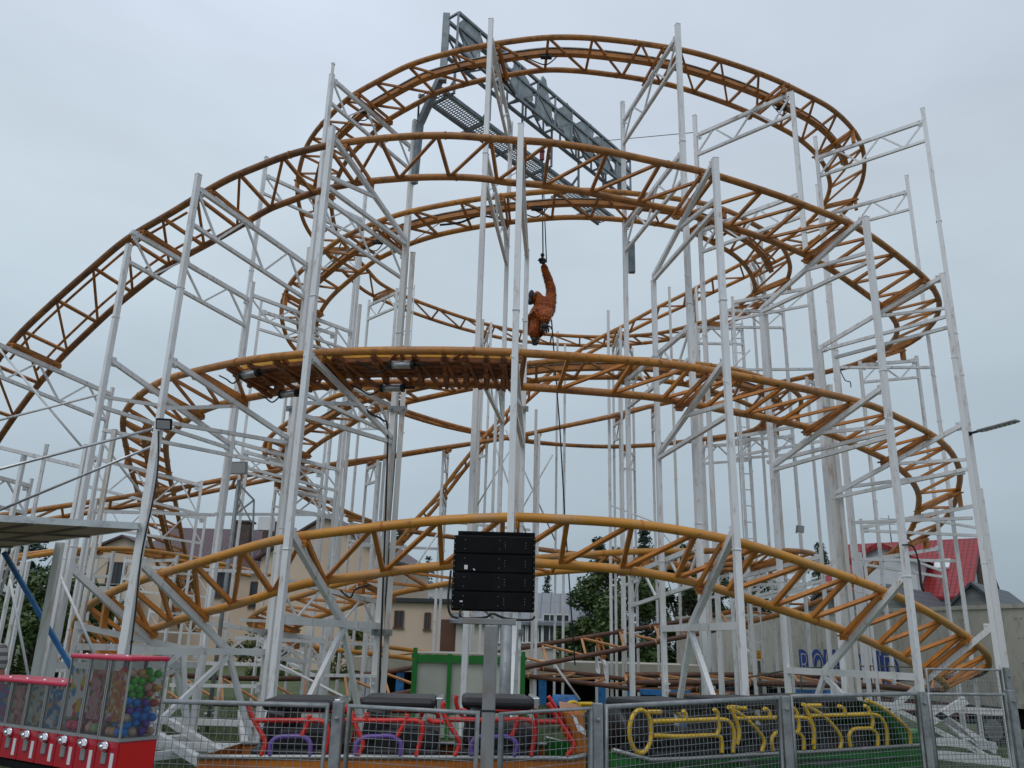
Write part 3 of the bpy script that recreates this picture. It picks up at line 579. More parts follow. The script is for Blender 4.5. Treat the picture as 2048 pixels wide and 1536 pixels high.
# brake run: deck plates, side beams, cylinders, hoses
T = TR['run']; s0, s1 = int(14.2 * T.sub), int(20.9 * T.sub); dk = MB(); yb = MB(); yb2 = MB(); fr = MB()
for i in range(s0, s1, 1):
    for f in (.26, .40, .54, .68): dk.bar(T.A[i].lerp(T.B[i], f) - Z * .02, T.A[i + 1].lerp(T.B[i + 1], f) - Z * .02, .105, .05)
    yb.bar(T.A[i].lerp(T.B[i], .30) + Z * .11, T.A[i + 1].lerp(T.B[i + 1], .30) + Z * .11, .05, .13, ext=.004)
    yb2.bar(T.A[i].lerp(T.B[i], .70) + Z * .11, T.A[i + 1].lerp(T.B[i + 1], .70) + Z * .11, .05, .13, ext=.004)
for i in range(s0, s1, 6):
    fr.bar(T.A[i] - Z * .06, T.B[i] - Z * .06, .05, .05); fr.box(T.A[i].lerp(T.B[i], .2) - Z * .05, (.09, .08, .10)); fr.box(T.A[i].lerp(T.B[i], .82) - Z * .04, (.08, .07, .08)); fr.bar(T.A[i] - Z * .06, T.B[min(i + 4, s1)] - Z * .06, .045, .045); fr.ball(T.A[i].lerp(T.B[i], .5) - Z * .09, .05, 8, 5)
dk.build('brake_deck', 'brake', coaster); yb.build('brake_beam', 'yellow_beam', coaster); yb2.build('brake_beam', 'yellow_beam', coaster); fr.build('brake_frame', 'brake', coaster)
def cylinder(u, f):
    i = int(u * T.sub); a = T.A[i].lerp(T.B[i], f) - Z * .13; d = (T.A[i + 2] - T.A[i - 2]).normalized()
    o = MB().tube([a - d * .13, a + d * .13], .055, 12).build('brake_cylinder', 'alu', coaster)
    MB().tube([a - d * .17, a - d * .13], .06, 12).build('end_cap', 'cable', o); MB().tube([a + d * .13, a + d * .17], .06, 12).tube([a + d * .17, a + d * .32], .018, 8).build('end_cap', 'cable', o)
    MB().tube(cr([a - d * .15, a - d * .3 - Z * .1, a - d * .45 - Z * .02, a - d * .6 + Z * .05], 5), .011, 6).build('air_hose', 'cable', o)
for u, f in ((17.6, .14), (17.35, .86), (14.7, .14), (15.0, .86)): cylinder(u, f)
Th = TR['hill']; g0, g1 = int(2.8 * Th.sub), int(7.2 * Th.sub)
for f in (.22, .80): MB().tube([Th.A[i].lerp(Th.B[i], f) + Z * .06 for i in range(g0, g1)], .022, 7).build('guide_bar', 'rail_old', coaster)
# loose cables
def cable(pts, r=.014, n='cable', m='cable'): MB().tube(cr([P(*p) for p in pts], 8), r, 6).build(n, m, coaster)
cable([(905, 145, 12.5), (940, 138, 12.6), (985, 138, 12.7), (1030, 190, 12.9)], .02)
cable([(880, 450, 13.5), (920, 445, 13.6), (960, 432, 13.7), (1010, 440, 13.8)], .02)
cable([(725, 810, 11.5), (740, 826, 11.6), (765, 840, 12), (775, 860, 12.2), (772, 1000, 12.25), (765, 1200, 12.25), (757, 1420, 12.25)], .016)
cable([(838, 200, 13.9), (832, 300, 14), (820, 420, 14), (800, 690, 14), (790, 900, 14.1), (776, 1100, 14.1), (768, 1380, 14.1)], .02)
cable([(1805, 1090, 11.2), (1825, 1092, 11.3), (1836, 1120, 11.3), (1842, 1170, 11.3), (1848, 1182, 11.3), (1843, 1165, 11.3), (1838, 1120, 11.3)], .012)
cable([(1680, 740, 16), (1690, 760, 16), (1700, 764, 16), (1702, 775, 16)], .01)
cable([(640, 742, 12), (655, 760, 12), (668, 775, 12)], .012)
cable([(680, 1180, 12.7), (700, 1195, 12.7), (712, 1178, 12.7), (740, 1170, 12.8)], .014)
for u in (25, 30.5, 36, 66.5, 70.5, 75):
    i = int(u * H.sub); a = H.C[i]; d = (H.A[i + 3] - H.A[i]).normalized()
    MB().tube(cr([a - Z * .05, a + d * .2 - Z * .22, a + d * .45 - Z * .12, a + d * .6 - Z * .02], 5), .011, 6).box(a + d * .2 - Z * .05, (.2, .09, .05)).build('cable', 'cable', coaster)

# thin stay wires
def wire(a, b, label, n='stay_wire'):
    tag(MB().tube([a, b], .008, 5).build(n, 'cable'), label, 'wire')
wire(P(1205, 282, 17), P(1388, 265, 14.4), 'thin taut wire from the grey gantry to a white post')
wire(P(828, 480, 14.5), P(1040, 340, 15), 'thin slanting wire behind the middle of the coaster')

# ------------------------------------------------------------------ gantry
zt = P(893, 40, 13.2).z; GL = PZ(893, 40, zt); GR = PZ(1238, 330, zt); gd = (GR - GL).normalized(); gl = (GR - GL).length; gn = Vector((gd.y, -gd.x, 0))   # gn: towards right/front
gan = thing('gantry', 'grey steel lattice gantry with hanging grated walkway under the top loop', 'gantry', (GL.x, GL.y, zt - 1.2))
HT = .82; mb = MB()
for off in (0, -.32):
    for dz in (0, -HT, -.32): mb.bar(GL - gn * off + Z * dz, GR - gn * off + Z * dz, .06, .06)
    nb = 10
    for k in range(nb + 1):
        q = GL + gd * gl * k / nb - gn * off; mb.bar(q, q - Z * HT, .045, .045)
        if k < nb:
            q2 = GL + gd * gl * (k + 1) / nb - gn * off; mb.bar(q - Z * (HT if k % 2 else .32), q2 - Z * (.32 if k % 2 else HT), .032, .032)
for k in range(11):
    q = GL + gd * gl * k / 10; 
    for dz in (0, -HT): mb.bar(q + Z * dz, q + gn * .32 + Z * dz, .04, .04)
mb.bar(GL + Z * .12, GL - Z * (HT + .6), .13, .13); mb.bar(GR + Z * .05, GR - Z * (HT + .2), .1, .1)
mb.build('truss_frame', 'gantry', gan)
pn = MB(); rr = random.Random(3)
for k in range(8):                                   # sign shapes seen from behind
    c = GL + gd * (gl * (k + .5) / 8) + gn * .27 - Z * .42; pts = []
    ww = gl / 8 * rr.uniform(.34, .48); hh = rr.uniform(.38, .56)
    for q in range(18):
        a = 2 * math.pi * q / 18; rad = 1 + .22 * math.sin(3 * a + k) + .1 * math.sin(5 * a + k * 2)
        pts.append(c + gd * math.cos(a) * ww * rad + Z * math.sin(a) * hh * rad)
    p = MB().prism(pts, gn * .05); p.build('sign_letter_back', 'sign_back', gan)
W0 = GL - Z * 1.45 - gn * .15; wk = MB(); wr = MB()
for s in (0, .48): wk.bar(W0 + gn * -s, W0 + gn * -s + gd * gl, .05, .08)
for k in range(105): wr.bar(W0 + gd * gl * (k + .5) / 105, W0 + gd * gl * (k + .5) / 105 - gn * .48, .02, .012)
for k in range(1, 6): wr.bar(W0 - gn * .08 * k, W0 - gn * .08 * k + gd * gl, .008, .02)
wo = wk.build('walkway', 'gantry', gan); wr.build('grating', 'gantry', wo)
for k in range(6):
    q = W0 + gd * gl * (k + .3) / 6; hb = MB().bar(q + gn * .12 - Z * .05, q - gn * .62 - Z * .05, .05, .05).bar(q + gn * .15 - Z * .05, q + gn * .15 + Z * 1.2, .05, .05).bar(q - gn * .15 - Z * .05, q + gn * .15 + Z * .25, .04, .04)
    hb.build('hanger', 'gantry', gan)
lg = MB(); lb = PZ(848, 200, zt - 2.2); lg.bar(GL - Z * 1.2, Vector((GL.x - .42, GL.y + .35, zt - 2.1)), .12, .12).bar((GL.x - .42, GL.y + .35, zt - 2.1), (GL.x - .46, GL.y + .38, zt - 3.4), .10, .10); lg.build('gantry_leg', 'gantry', gan); MB().bar((GL.x - .53, GL.y + .42, zt - 2.0), (GL.x - .55, GL.y + .45, 0), .085, .085).build('gantry_leg', 'white', gan)
MB().bar((GR.x + .1, GR.y, zt - .4), (GR.x + .12, GR.y, 0), .075, .075).build('gantry_leg', 'white', gan)
bx = P(1263, 515, 14.0); MB().box(bx, (.12, .1, .62)).build('junction_box', 'gantry', gan)

# ------------------------------------------------------------------ hanging orangutan
OY = 14.2
def skin_obj(name, pts, edges, m, sub=2, parent=None):
    me = bpy.data.meshes.new(name); me.from_pydata([p[0] for p in pts], edges, []); o = bpy.data.objects.new(name, me); COL.objects.link(o)
    md = o.modifiers.new('skin', 'SKIN'); md.use_smooth_shade = True; sv = me.skin_vertices[0].data
    for i, p in enumerate(pts):
        r = p[1]; sv[i].radius = r if isinstance(r, tuple) else (r, r)
    sv[0].use_root = True
    s = o.modifiers.new('subdiv', 'SUBSURF'); s.levels = sub; s.render_levels = sub
    me.materials.append(M[m] if isinstance(m, str) else m)
    if parent: attach(o, parent)
    return o
def O_(px, py, dy=0): return P(px, py, OY + dy)
ob = O_(1082, 655)
ora = thing('orangutan_statue', 'orange resin orangutan figure hanging by one arm from a rope', 'statue', (ob.x, ob.y, ob.z))
obod = skin_obj('body', [(O_(1087, 646), .24), (O_(1085, 628), .27), (O_(1087, 612), .25), (O_(1080, 607), .15), (O_(1073, 595), .20), (O_(1098, 606), .165), (O_(1102, 594), .105), (O_(1102, 574, .02), .09), (O_(1095, 552, .03), .075), (O_(1089, 536, .02), .06), (O_(1087, 527, .0), .055),
         (O_(1076, 650, -.05), .17), (O_(1070, 662, -.1), .13), (O_(1069, 674, -.12), .075), (O_(1090, 628, -.26), .13), (O_(1089, 646, -.32), .115), (O_(1066, 603, 0), .10)],
         [(0, 1), (1, 2), (2, 3), (3, 4), (2, 5), (5, 6), (6, 7), (7, 8), (8, 9), (9, 10), (0, 11), (11, 12), (12, 13), (1, 14), (14, 15), (4, 16)], 'orang', 2, ora)
bpy.context.view_layer.update()
me_ = obod.evaluated_get(bpy.context.evaluated_depsgraph_get()).to_mesh(); off_ = Vector((0, 0, 0)); fu = MB(); rf_ = random.Random(4)
for p_ in me_.polygons:
    for _ in range(3):
        vs_ = [me_.vertices[v].co for v in p_.vertices]; k_ = [rf_.random() for _ in vs_]; c_ = sum((v * w_ for v, w_ in zip(vs_, k_)), Vector()) / sum(k_)
        d_ = (Vector((rf_.uniform(-.4, .4), rf_.uniform(-.4, .4), -1)) + p_.normal * .28).normalized() * rf_.uniform(.025, .055); s_ = d_.cross(p_.normal)
        if s_.length < 1e-4: continue
        s_ = s_.normalized() * .013; fu.add([c_ - s_, c_ + s_, c_ + d_ + p_.normal * .006], [(0, 1, 2)])
fu.build('fur', 'orang', ora)
fc = MB(); fr_ = Matrix.Identity(3)
fc.ball(O_(1063, 591), .10, 12, 9, (.6, .9, 1.1)); fc.ball(O_(1060.5, 603), .085, 12, 9, (.8, .9, .75)); fc.ball(O_(1072, 590, -.16), .03, 8, 6)
fo = fc.build('face', 'orang_skin', ora)
ey = MB()
for s in (-.045, .045): ey.ball(O_(1059.5, 586, s), .016, 8, 6)
ey.build('eye', 'black', fo)
def hand(base, direction, spread, n='hand', size=.11, curl=-.35):
    d = Vector(direction).normalized(); s = Vector(spread).normalized(); k = d.cross(s).normalized()
    o = MB().ball(base, size * .5, 10, 7, (1, 1, .8)).build(n, 'orang_skin', ora)
    fm = MB()
    for q, ln in enumerate((.8, 1.0, .95, .75)):
        b = Vector(base) + s * size * (.42 - .28 * q) + d * size * .3
        fm.tube([b, b + d * size * .3 * ln + k * curl * .1 * size, b + d * size * .5 * ln + k * curl * .35 * size, b + d * size * .6 * ln + k * curl * .7 * size], [.021, .019, .017, .013], 7)
    b = Vector(base) + s * size * .42; fm.tube([b, b + s * size * .3 + d * size * .2, b + s * size * .35 + d * size * .55], [.018, .015, .010], 7)
    fm.build('finger', 'orang_skin', o)
hand(O_(1069, 679, -.12), (0.1, 0, -1), (0.8, -.6, 0), 'foot', .12)
hand(O_(1089, 652, -.32), (.1, -.3, -1), (1, 0, .1), 'foot', .15)
hand(O_(1086.5, 525, -.03), (-.35, -.3, 1), (.6, -.8, .1), 'hand', .09, -1.2)
rp = thing('rope', 'dark rope with swivel hook that the orangutan hangs from', 'rope', tuple(O_(1084, 310)))
hk = O_(1085, 523); MB().tube([PZ(1083, 300, zt - 1.2) if False else O_(1084, 318), O_(1086, 508)], .014, 6).build('line', 'rope', rp)
MB().tube([hk + Vector((math.cos(a) * .055, 0, math.sin(a) * .055 + .01)) for a in [2 * math.pi * q / 16 for q in range(16)]], .014, 6, closed=True).ball(O_(1085, 510), .04, 8, 6).box(O_(1085, 515), (.05, .05, .08)).build('hook', 'cable', rp)
MB().box(O_(1084, 311), (.09, .06, .2)).ball(O_(1084, 303), .06, 8, 6).build('pulley', mat('red_pulley', (.2, .02, .03), .5), rp)
MB().tube([O_(1085, 318), O_(1093, 525)], .011, 5).build('line', 'rope', rp)
tag(MB().tube([O_(1103, 640, .1), P(1120, 860, 14.6), P(1130, 1040, 15), P(1150, 1330, 15.5)], .014, 6).build('tether_rope', 'rope'), 'dark blue rope trailing down from the orangutan to the low track', 'rope')

# ------------------------------------------------------------------ display screen seen from behind
SY = 6.05; s_l = P(905, 1150, SY); s_r = P(1070, 1150, SY); s_t = P(990, 1072, SY); s_b = P(990, 1222, SY)
scx = (s_l.x + s_r.x) / 2; sw = s_r.x - s_l.x; szt, szb = s_t.z, s_b.z; sh = szt - szb; szc = (szt + szb) / 2
scr = thing('display_screen', 'square black display panel seen from behind on a grey steel pole', 'screen', (scx, SY, 0))
tl = R(0)
MB().box((scx, SY + .07, szc), (sw, .14, sh)).build('cabinet', 'black', scr, .006)
pn = MB()
for k in range(4): pn.box((scx, SY - .006, szb + sh * (k + .5) / 4), (sw * .93, .012, sh / 4 - .012))
pn.build('rear_panel', 'black', scr, .003)
rv = MB(); rs = random.Random(5)
for k in range(13):
    for x in (scx - sw * .485, scx + sw * .485): rv.ball((x, SY - .002, szb + sh * (k + .5) / 13), .0038, 6, 4)
for k in range(4):
    zc = szb + sh * (k + .5) / 4
    for x in (-.36, .06, .13, .38):
        for dz in ((-.04, .04) if x in (-.36, .06) else (-.024, 0, .024)): rv.ball((scx + sw * x, SY - .013, zc + dz * .8), .0028, 6, 4)
rv.build('rivet', 'grey_trim', scr)
MB().box((scx - sw * .34, SY - .014, szc + .035), (.024, .003, .03)).box((scx - sw * .24, SY - .014, szc + .02), (.016, .003, .008), rot=Matrix.Rotation(.8, 3, 'Y')).box((scx - sw * .38, SY - .014, szb + .06), (.02, .003, .01)).build('sticker', 'label_w', scr)
hd = MB().box((scx + .01, SY + .16, szt + .012), (sw * .96, .14, .06)); 
for k in range(46): hd.box((scx - sw * .4 + sw * .82 * k / 45, SY + .085, szt + .02), (.004, .012, .03))
hd.build('vent_hood', 'black', scr)
MB().tube(cr([Vector((scx - .22, SY - .0, szb + .01)), Vector((scx - .23, SY - .03, szb - .03)), Vector((scx - .2, SY, szb - .055)), Vector((scx - .05, SY, szb - .045)), Vector((scx + .0, SY - .02, szb - .02)), Vector((scx + .1, SY, szb - .05)), Vector((scx + .26, SY, szb - .055)), Vector((scx + .3, SY, szb - .03))], 6), .008, 6).tube(cr([Vector((scx - .31, SY + .03, szt - .25)), Vector((scx - .32, SY + .02, szb + .06)), Vector((scx - .29, SY + .02, szb - .04)), Vector((scx - .2, SY, szb - .055))], 6), .008, 6).build('cable', 'cable', scr)
px_ = P(981, 1300, 5.9).x
MB().box((px_ - .03, 5.98, szb - .075), (sw * .68, .1, .04)).build('top_plate', 'galv_rust', scr, .003)
MB().box((px_, 5.9, (szb - .1) / 2), (.088, .088, szb - .1)).build('pole', 'galv_rust', scr, .008)
zb = P(981, 1422, 5.86).z; MB().box((px_, 5.9, zb), (.094, .094, .012)).build('cable_tie', 'cable', scr)
px2 = P(1012, 1300, 9.2); MB().tube([(px2.x, 9.2, 0), (px2.x, 9.2, P(1012, 1225, 9.2).z)], .06, 12).build('rear_pole', 'galv', scr)

# ------------------------------------------------------------------ wire mesh fences
fence = thing('mesh_fence', 'galvanised wire mesh fence with steel posts along the front of the ride', 'fence', (0, 6.2, 0))
def fence_panel(a, b, h0, h1, fence, pitch=.05, zb0=.08, r=.022, m='galv', wr=.0027):
    a = Vector((a[0], a[1], 0)); b = Vector((b[0], b[1], 0)); d = b - a; Ln = d.length; d /= Ln
    def pt(u, f): return a + d * u + Z * (zb0 + ((h0 + (h1 - h0) * u / Ln) - zb0) * f)
    fr = MB().tube([pt(0, 0), pt(0, 1), pt(Ln, 1), pt(Ln, 0), pt(0, 0)], r, 8)
    o = fr.build('panel_frame', m, fence)
    wm = MB(); n = int(Ln / pitch); nrm = d.cross(Z)
    for k in range(1, n):
        u = Ln * k / n; zt_ = int((h0 - zb0) / pitch)
        wm.tube([pt(u, q / zt_) + nrm * (.0016 if (q + k) % 2 else -.0016) + d * (.0012 if q % 2 else -.0012) for q in range(zt_ + 1)], wr, 3, cap=False)
    zt_ = int((h0 - zb0) / pitch)
    for q in range(1, zt_): wm.tube([pt(Ln * k / n, q / zt_) + nrm * (-.0016 if (q + k) % 2 else .0016) for k in range(0, n + 1)], wr, 3, cap=False)
    wm.build('wire_mesh', 'galv', o)
def fpost(px, py, Y, fence, w=.075, up=.02):
    p = P(px, py, Y); MB().box((p.x, p.y, (p.z + up) / 2), (w, w, p.z + up)).box((p.x, p.y - w * .6, p.z - .09), (.03, .03, .02)).build('fence_post', 'galv', fence, .006)
FP = [((300, 1402, 6.35), (655, 1411, 6.25)), ((700, 1412, 6.25), (955, 1426, 6.05)), ((1003, 1428, 6.05), (1180, 1416, 6.5)), ((1212, 1414, 6.55), (1555, 1395, 7.9)), ((1582, 1393, 7.95), (1832, 1387, 8.95)), ((1856, 1388, 9.0), (2008, 1389, 9.25))]
for a, b in FP:
    p, q = P(*a), P(*b); fence_panel((p.x, p.y), (q.x, q.y), p.z, q.z, fence)
for a in [(678, 1408, 6.25), (1195, 1412, 6.55), (1569, 1396, 7.95), (1843, 1387, 9.0), (2020, 1384, 9.3), (290, 1404, 6.35)]: fpost(*a, fence)
fence2 = thing('upper_mesh_fence', 'tall galvanised mesh panel behind the right end of the front fence', 'fence', (6, 11, 0))
p, q = P(1852, 1338, 11.4), P(2000, 1340, 11.8); fence_panel((p.x, p.y), (q.x, q.y), p.z, q.z, fence2, pitch=.05); fpost(2012, 1338, 11.8, fence2, .07)
fence3 = thing('green_mesh_fence', 'dark green mesh fence in front of the cream trailer', 'fence', (6, 17, 0))
pts = [(1400, 1372, 16.5), (1600, 1336, 17.0), (1740, 1332, 17.2), (1850, 1335, 17.4)]
for a, b in zip(pts, pts[1:]):
    p, q = P(*a), P(*b); fence_panel((p.x, p.y), (q.x, q.y), p.z, q.z, fence3, pitch=.1, r=.018, m='olive')

# ------------------------------------------------------------------ ride cars
def px_path(pts, Yf, off=Vector((0, 0, 0))): return cr([P(x, y, Yf(x)) + off for x, y in pts], 6)
def car(name, label, Yf, back, tubes, loops, tube_m, loop_m, hull_m, hullpts, xr, seats, cowl, stripe, loop_r=.019):
    c = P((xr[0] + xr[1]) / 2, 1530, Yf((xr[0] + xr[1]) / 2)); o = thing(name, label, 'ride car', (c.x, c.y, 0))
    for pts in tubes:
        for off in (Vector((0, 0, 0)), back): MB().tube(px_path(pts, Yf, off), .019, 8).build('safety_bar', tube_m, o)
    for pts in loops:
        for off in (Vector((0, 0, 0)), back): MB().tube(px_path(pts, Yf, off), loop_r, 8).build('side_hoop', loop_m, o)
    top = [P(x, y, Yf(x)) for x, y in hullpts]; zb = .22
    mb = MB(); n = len(top); inset = back.normalized() * -.03
    for i in range(n - 1):
        a, b = top[i], top[i + 1]
        a2, b2 = a + back, b + back
        mb.add([a, b, b2, a2, (a.x, a.y, zb), (b.x, b.y, zb), (b2.x, b2.y, zb), (a2.x, a2.y, zb)], [(0, 1, 5, 4), (3, 7, 6, 2), (4, 5, 6, 7)] + ([(0, 4, 7, 3)] if i == 0 else []) + ([(1, 2, 6, 5)] if i == n - 2 else []))
    mb.build('hull', hull_m, o)
    rim = MB()
    for off in (Vector((0, 0, 0)), back): rim.tube([p + off for p in top], .02, 6)
    rim.build('rim', 'grey_trim', o)
    fl = MB(); fl.add([top[0] - Z * .12, top[-1] - Z * .12, top[-1] + back - Z * .12, top[0] + back - Z * .12], [(0, 1, 2, 3)]); fl.build('floor_panel', 'rubber', o)
    sd_ = (top[-1] - top[0]).normalized(); ang = math.atan2(sd_.y, sd_.x); rot = Matrix.Rotation(ang, 3, 'Z')
    for (x0, x1, yt, yb) in seats:
        xm = (x0 + x1) / 2; a = P(xm, yt, Yf(xm)); wdt = (P(x1, yt, Yf(x1)) - P(x0, yt, Yf(x0))).length
        ctr = a + back * .5; zb_ = P(xm, yb, Yf(xm)).z
        MB().box((ctr.x, ctr.y, a.z - .045), (wdt, .70, .09), rot=rot).build('headrest', 'rubber', o, .035)
        MB().box(Vector((ctr.x, ctr.y, (a.z - .1 + zb_) / 2)) - sd_ * wdt * .30, (.16, .78, a.z - zb_ - .05), rot=rot @ Matrix.Rotation(.16, 3, 'Y')).box(Vector((ctr.x, ctr.y, zb_ + .03)) + sd_ * .05, (wdt * .95, .78, .16), rot=rot).box(Vector((ctr.x, ctr.y, zb_ - .1)), (wdt * 1.15, .84, .14), rot=rot).build('seat', 'rubber', o, .03)
        MB().box(Vector((ctr.x, ctr.y, a.z - .05)) + sd_ * (wdt * .5 + .03), (.06, .5, .1), rot=rot).build('headrest_cap', 'chrome', o, .012)
    cm = MB(); pr = [P(x, y, Yf(x)) + back * .04 for x, y in cowl]; cm.prism(pr, back * .92); cm.build('nose_cowl', hull_m, o, .03)
    for sm, poly in stripe:
        MB().prism([P(x, y, Yf(x)) - back.normalized() * .012 for x, y in poly], back.normalized() * .006).build('flame_graphic', sm, o)
    return o, top, sd_
YO = lambda x: 7.05 + (x - 850) * .0002
BO = Vector((.05, .95, 0))
tubesO = [[(690, 1440), (760, 1441), (834, 1442), (845, 1457), (841, 1480), (832, 1513)], [(816, 1428), (806, 1452), (794, 1473)], [(733, 1425), (734, 1440)],
          [(889, 1405), (886, 1412), (890, 1434), (912, 1471), (919, 1488), (910, 1512)], [(896, 1439), (980, 1440), (1055, 1440), (1068, 1453), (1069, 1475), (1062, 1513)], [(1037, 1434), (1031, 1455), (1023, 1473)],
          [(1096, 1406), (1117, 1440), (1141, 1477), (1147, 1494), (1133, 1512)], [(1074, 1444), (1117, 1443)], [(505, 1441), (580, 1441), (640, 1442), (655, 1456), (656, 1480), (648, 1513)], [(690, 1412), (703, 1434), (720, 1471), (726, 1490), (716, 1512)], [(495, 1406), (505, 1434), (525, 1471), (530, 1490), (522, 1512)], [(620, 1430), (612, 1455), (602, 1473)], [(855, 1437), (866, 1443), (888, 1444)]]
loopsO = [[(712, 1512), (713, 1488), (728, 1475), (755, 1473), (783, 1473), (801, 1486), (800, 1513)], [(943, 1512), (943, 1486), (959, 1474), (990, 1474), (1016, 1474), (1033, 1488), (1029, 1513)], [(540, 1512), (541, 1488), (556, 1475), (580, 1473), (606, 1474), (620, 1486), (620, 1513)]]
carO, topO, sdO = car('ride_car', 'orange coaster car with red safety bars and purple side hoops', YO, BO, tubesO, loopsO, 'red', 'purple', 'car_orange', [(395, 1514), (480, 1514), (700, 1514), (1000, 1516), (1140, 1517), (1172, 1510)], (400, 1172),
    [(705, 858, 1398, 1490), (912, 1058, 1398, 1490), (505, 648, 1401, 1490)], [(1117, 1416), (1166, 1424), (1178, 1512), (1140, 1516), (1152, 1494), (1146, 1476)],
    [('car_white', [(1143, 1428), (1152, 1433), (1158, 1448), (1170, 1458), (1172, 1470), (1156, 1462), (1150, 1446)])])
YG = lambda x: 7.35 + (x - 1250) * .0033
BG = Vector((-.52, .80, 0)) * .98
ov = [(1281 + 22 * math.cos(a), 1463 + 43 * math.sin(a)) for a in [2 * math.pi * k / 14 for k in range(15)]]
tubesG = [ov, [(1305, 1443), (1368, 1441), (1441, 1439), (1460, 1446), (1468, 1467), (1466, 1506)], [(1307, 1471), (1359, 1473), (1430, 1471), (1443, 1481), (1444, 1506)], [(1366, 1421), (1371, 1428), (1373, 1440)], [(1428, 1418), (1435, 1426), (1436, 1441), (1438, 1456), (1434, 1470)],
          [(1456, 1414), (1486, 1432), (1515, 1461), (1528, 1482), (1523, 1504)], [(1460, 1415), (1472, 1440), (1478, 1466), (1474, 1490)], [(1470, 1437), (1534, 1436), (1605, 1435), (1620, 1445), (1627, 1466), (1628, 1499)], [(1528, 1417), (1537, 1422), (1540, 1435)], [(1586, 1416), (1593, 1424), (1595, 1436), (1598, 1450), (1596, 1464)],
          [(1605, 1408), (1642, 1428), (1671, 1457), (1683, 1480), (1679, 1498)], [(1608, 1410), (1620, 1436), (1628, 1462), (1626, 1490)], [(1622, 1431), (1690, 1430), (1747, 1429), (1765, 1440), (1773, 1462), (1774, 1493)], [(1677, 1412), (1687, 1417), (1690, 1429)], [(1729, 1411), (1737, 1417), (1740, 1428), (1745, 1441), (1744, 1457)],
          [(1732, 1400), (1767, 1417), (1802, 1444), (1819, 1465), (1821, 1489)], [(1462, 1414), (1492, 1417)], [(1295, 1424), (1322, 1424)], [(1615, 1411), (1642, 1411)]]
loopsG = [[(1547, 1502), (1543, 1482), (1552, 1466), (1575, 1464), (1594, 1465), (1606, 1477), (1607, 1500)], [(1701, 1494), (1698, 1471), (1707, 1459), (1725, 1457), (1743, 1458), (1754, 1470), (1755, 1493)]]
carG, topG, sdG = car('ride_car', 'green coaster car with yellow safety bars and a round rear hoop', YG, BG, tubesG, loopsG, 'yellow', 'yellow', 'car_green', [(1225, 1500), (1300, 1520), (1390, 1517), (1500, 1510), (1640, 1503), (1825, 1491), (1862, 1489)], (1225, 1862),
    [(1330, 1440, 1404, 1492), (1490, 1600, 1400, 1486), (1640, 1745, 1396, 1480)], [(1735, 1402), (1770, 1413), (1808, 1440), (1832, 1462), (1850, 1458), (1868, 1488), (1820, 1493), (1806, 1470), (1780, 1440)],
    [('car_grey', [(1440, 1528), (1462, 1520), (1490, 1516), (1506, 1522), (1512, 1536), (1500, 1545), (1496, 1530), (1480, 1524)]), ('car_grey', [(1590, 1524), (1660, 1520), (1730, 1516), (1790, 1512), (1760, 1524), (1740, 1530), (1700, 1524), (1640, 1530)])])
MB().ball(P(1281, 1463, YG(1281)) + BG * .5, .21, 14, 10, (.25, 1.6, .9), Matrix.Rotation(math.atan2(sdG.y, sdG.x), 3, 'Z')).build('rear_pad', 'rubber', carG)

# ------------------------------------------------------------------ capsule vending machines
C0 = P(240, 1478, 4.2); rowd = Vector((-.838, .546, 0)); dep = Vector((.546, .838, 0)); MW, MD = .172, .205; ZL = C0.z
yaw = math.atan2(-rowd.y, -rowd.x)
stand = thing('machine_stand', 'black steel stand carrying the row of red capsule machines', 'stand', (C0.x - .6, C0.y + .5, 0))
mb = MB()
for k in (.45, 3.1, 5.8): 
    c = Vector((C0.x, C0.y, 0)) + rowd * MW * k + dep * MD * .5; mb.box(c + Z * (ZL - .17) / 2, (.05, .05, ZL - .17), yaw)
for f in (.15, .85): mb.bar(Vector((C0.x, C0.y, ZL - .19)) + dep * MD * f + rowd * -.0, Vector((C0.x, C0.y, ZL - .19)) + dep * MD * f + rowd * MW * 8, .04, .035)
mb.build('frame', 'black', stand)
pal = [poster_mat('poster_balloons', [(.6, .6, .6), (.55, .42, .04), (.05, .25, .42), (.5, .06, .06), (.62, .6, .6), (.6, .58, .6)], 30), poster_mat('poster_pink', [(.5, .2, .27), (.2, .11, .07), (.3, .2, .14), (.5, .25, .3), (.42, .33, .3)], 48),
       poster_mat('poster_sweets', [(.35, .07, .25), (.5, .3, .08), (.5, .16, .06), (.55, .5, .46), (.5, .36, .06), (.35, .15, .08)], 60), poster_mat('poster_blue', [(.04, .16, .32), (.3, .42, .5), (.5, .28, .08), (.5, .5, .55), (.06, .2, .4)], 38),
       poster_mat('poster_mint', [(.3, .4, .38), (.25, .18, .1), (.45, .45, .36), (.08, .15, .25), (.4, .36, .28)], 44), poster_mat('poster_plush', [(.45, .36, .32), (.2, .11, .07), (.35, .24, .18), (.45, .2, .25)], 46), poster_mat('poster_sea', [(.05, .2, .4), (.45, .12, .2), (.05, .3, .42), (.5, .3, .08), (.3, .1, .3)], 40)]
ballcols = [mat('ball_' + n, c, .3, var=.1, c2=c2, scale=16, lo=.5, hi=.52) for n, c, c2 in (('green', (.09, .58, .05), (.09, .58, .05)), ('orange', (.8, .42, .06), (.75, .45, .25)), ('blue', (.02, .28, .8), (.02, .28, .8)), ('purple', (.16, .06, .45), (.2, .08, .5)), ('red', (.75, .06, .05), (.75, .2, .15)), ('pink', (.75, .42, .32), (.7, .5, .35)), ('pale_green', (.3, .6, .25), (.6, .6, .45)), ('magenta', (.8, .06, .2), (.75, .12, .22)))]
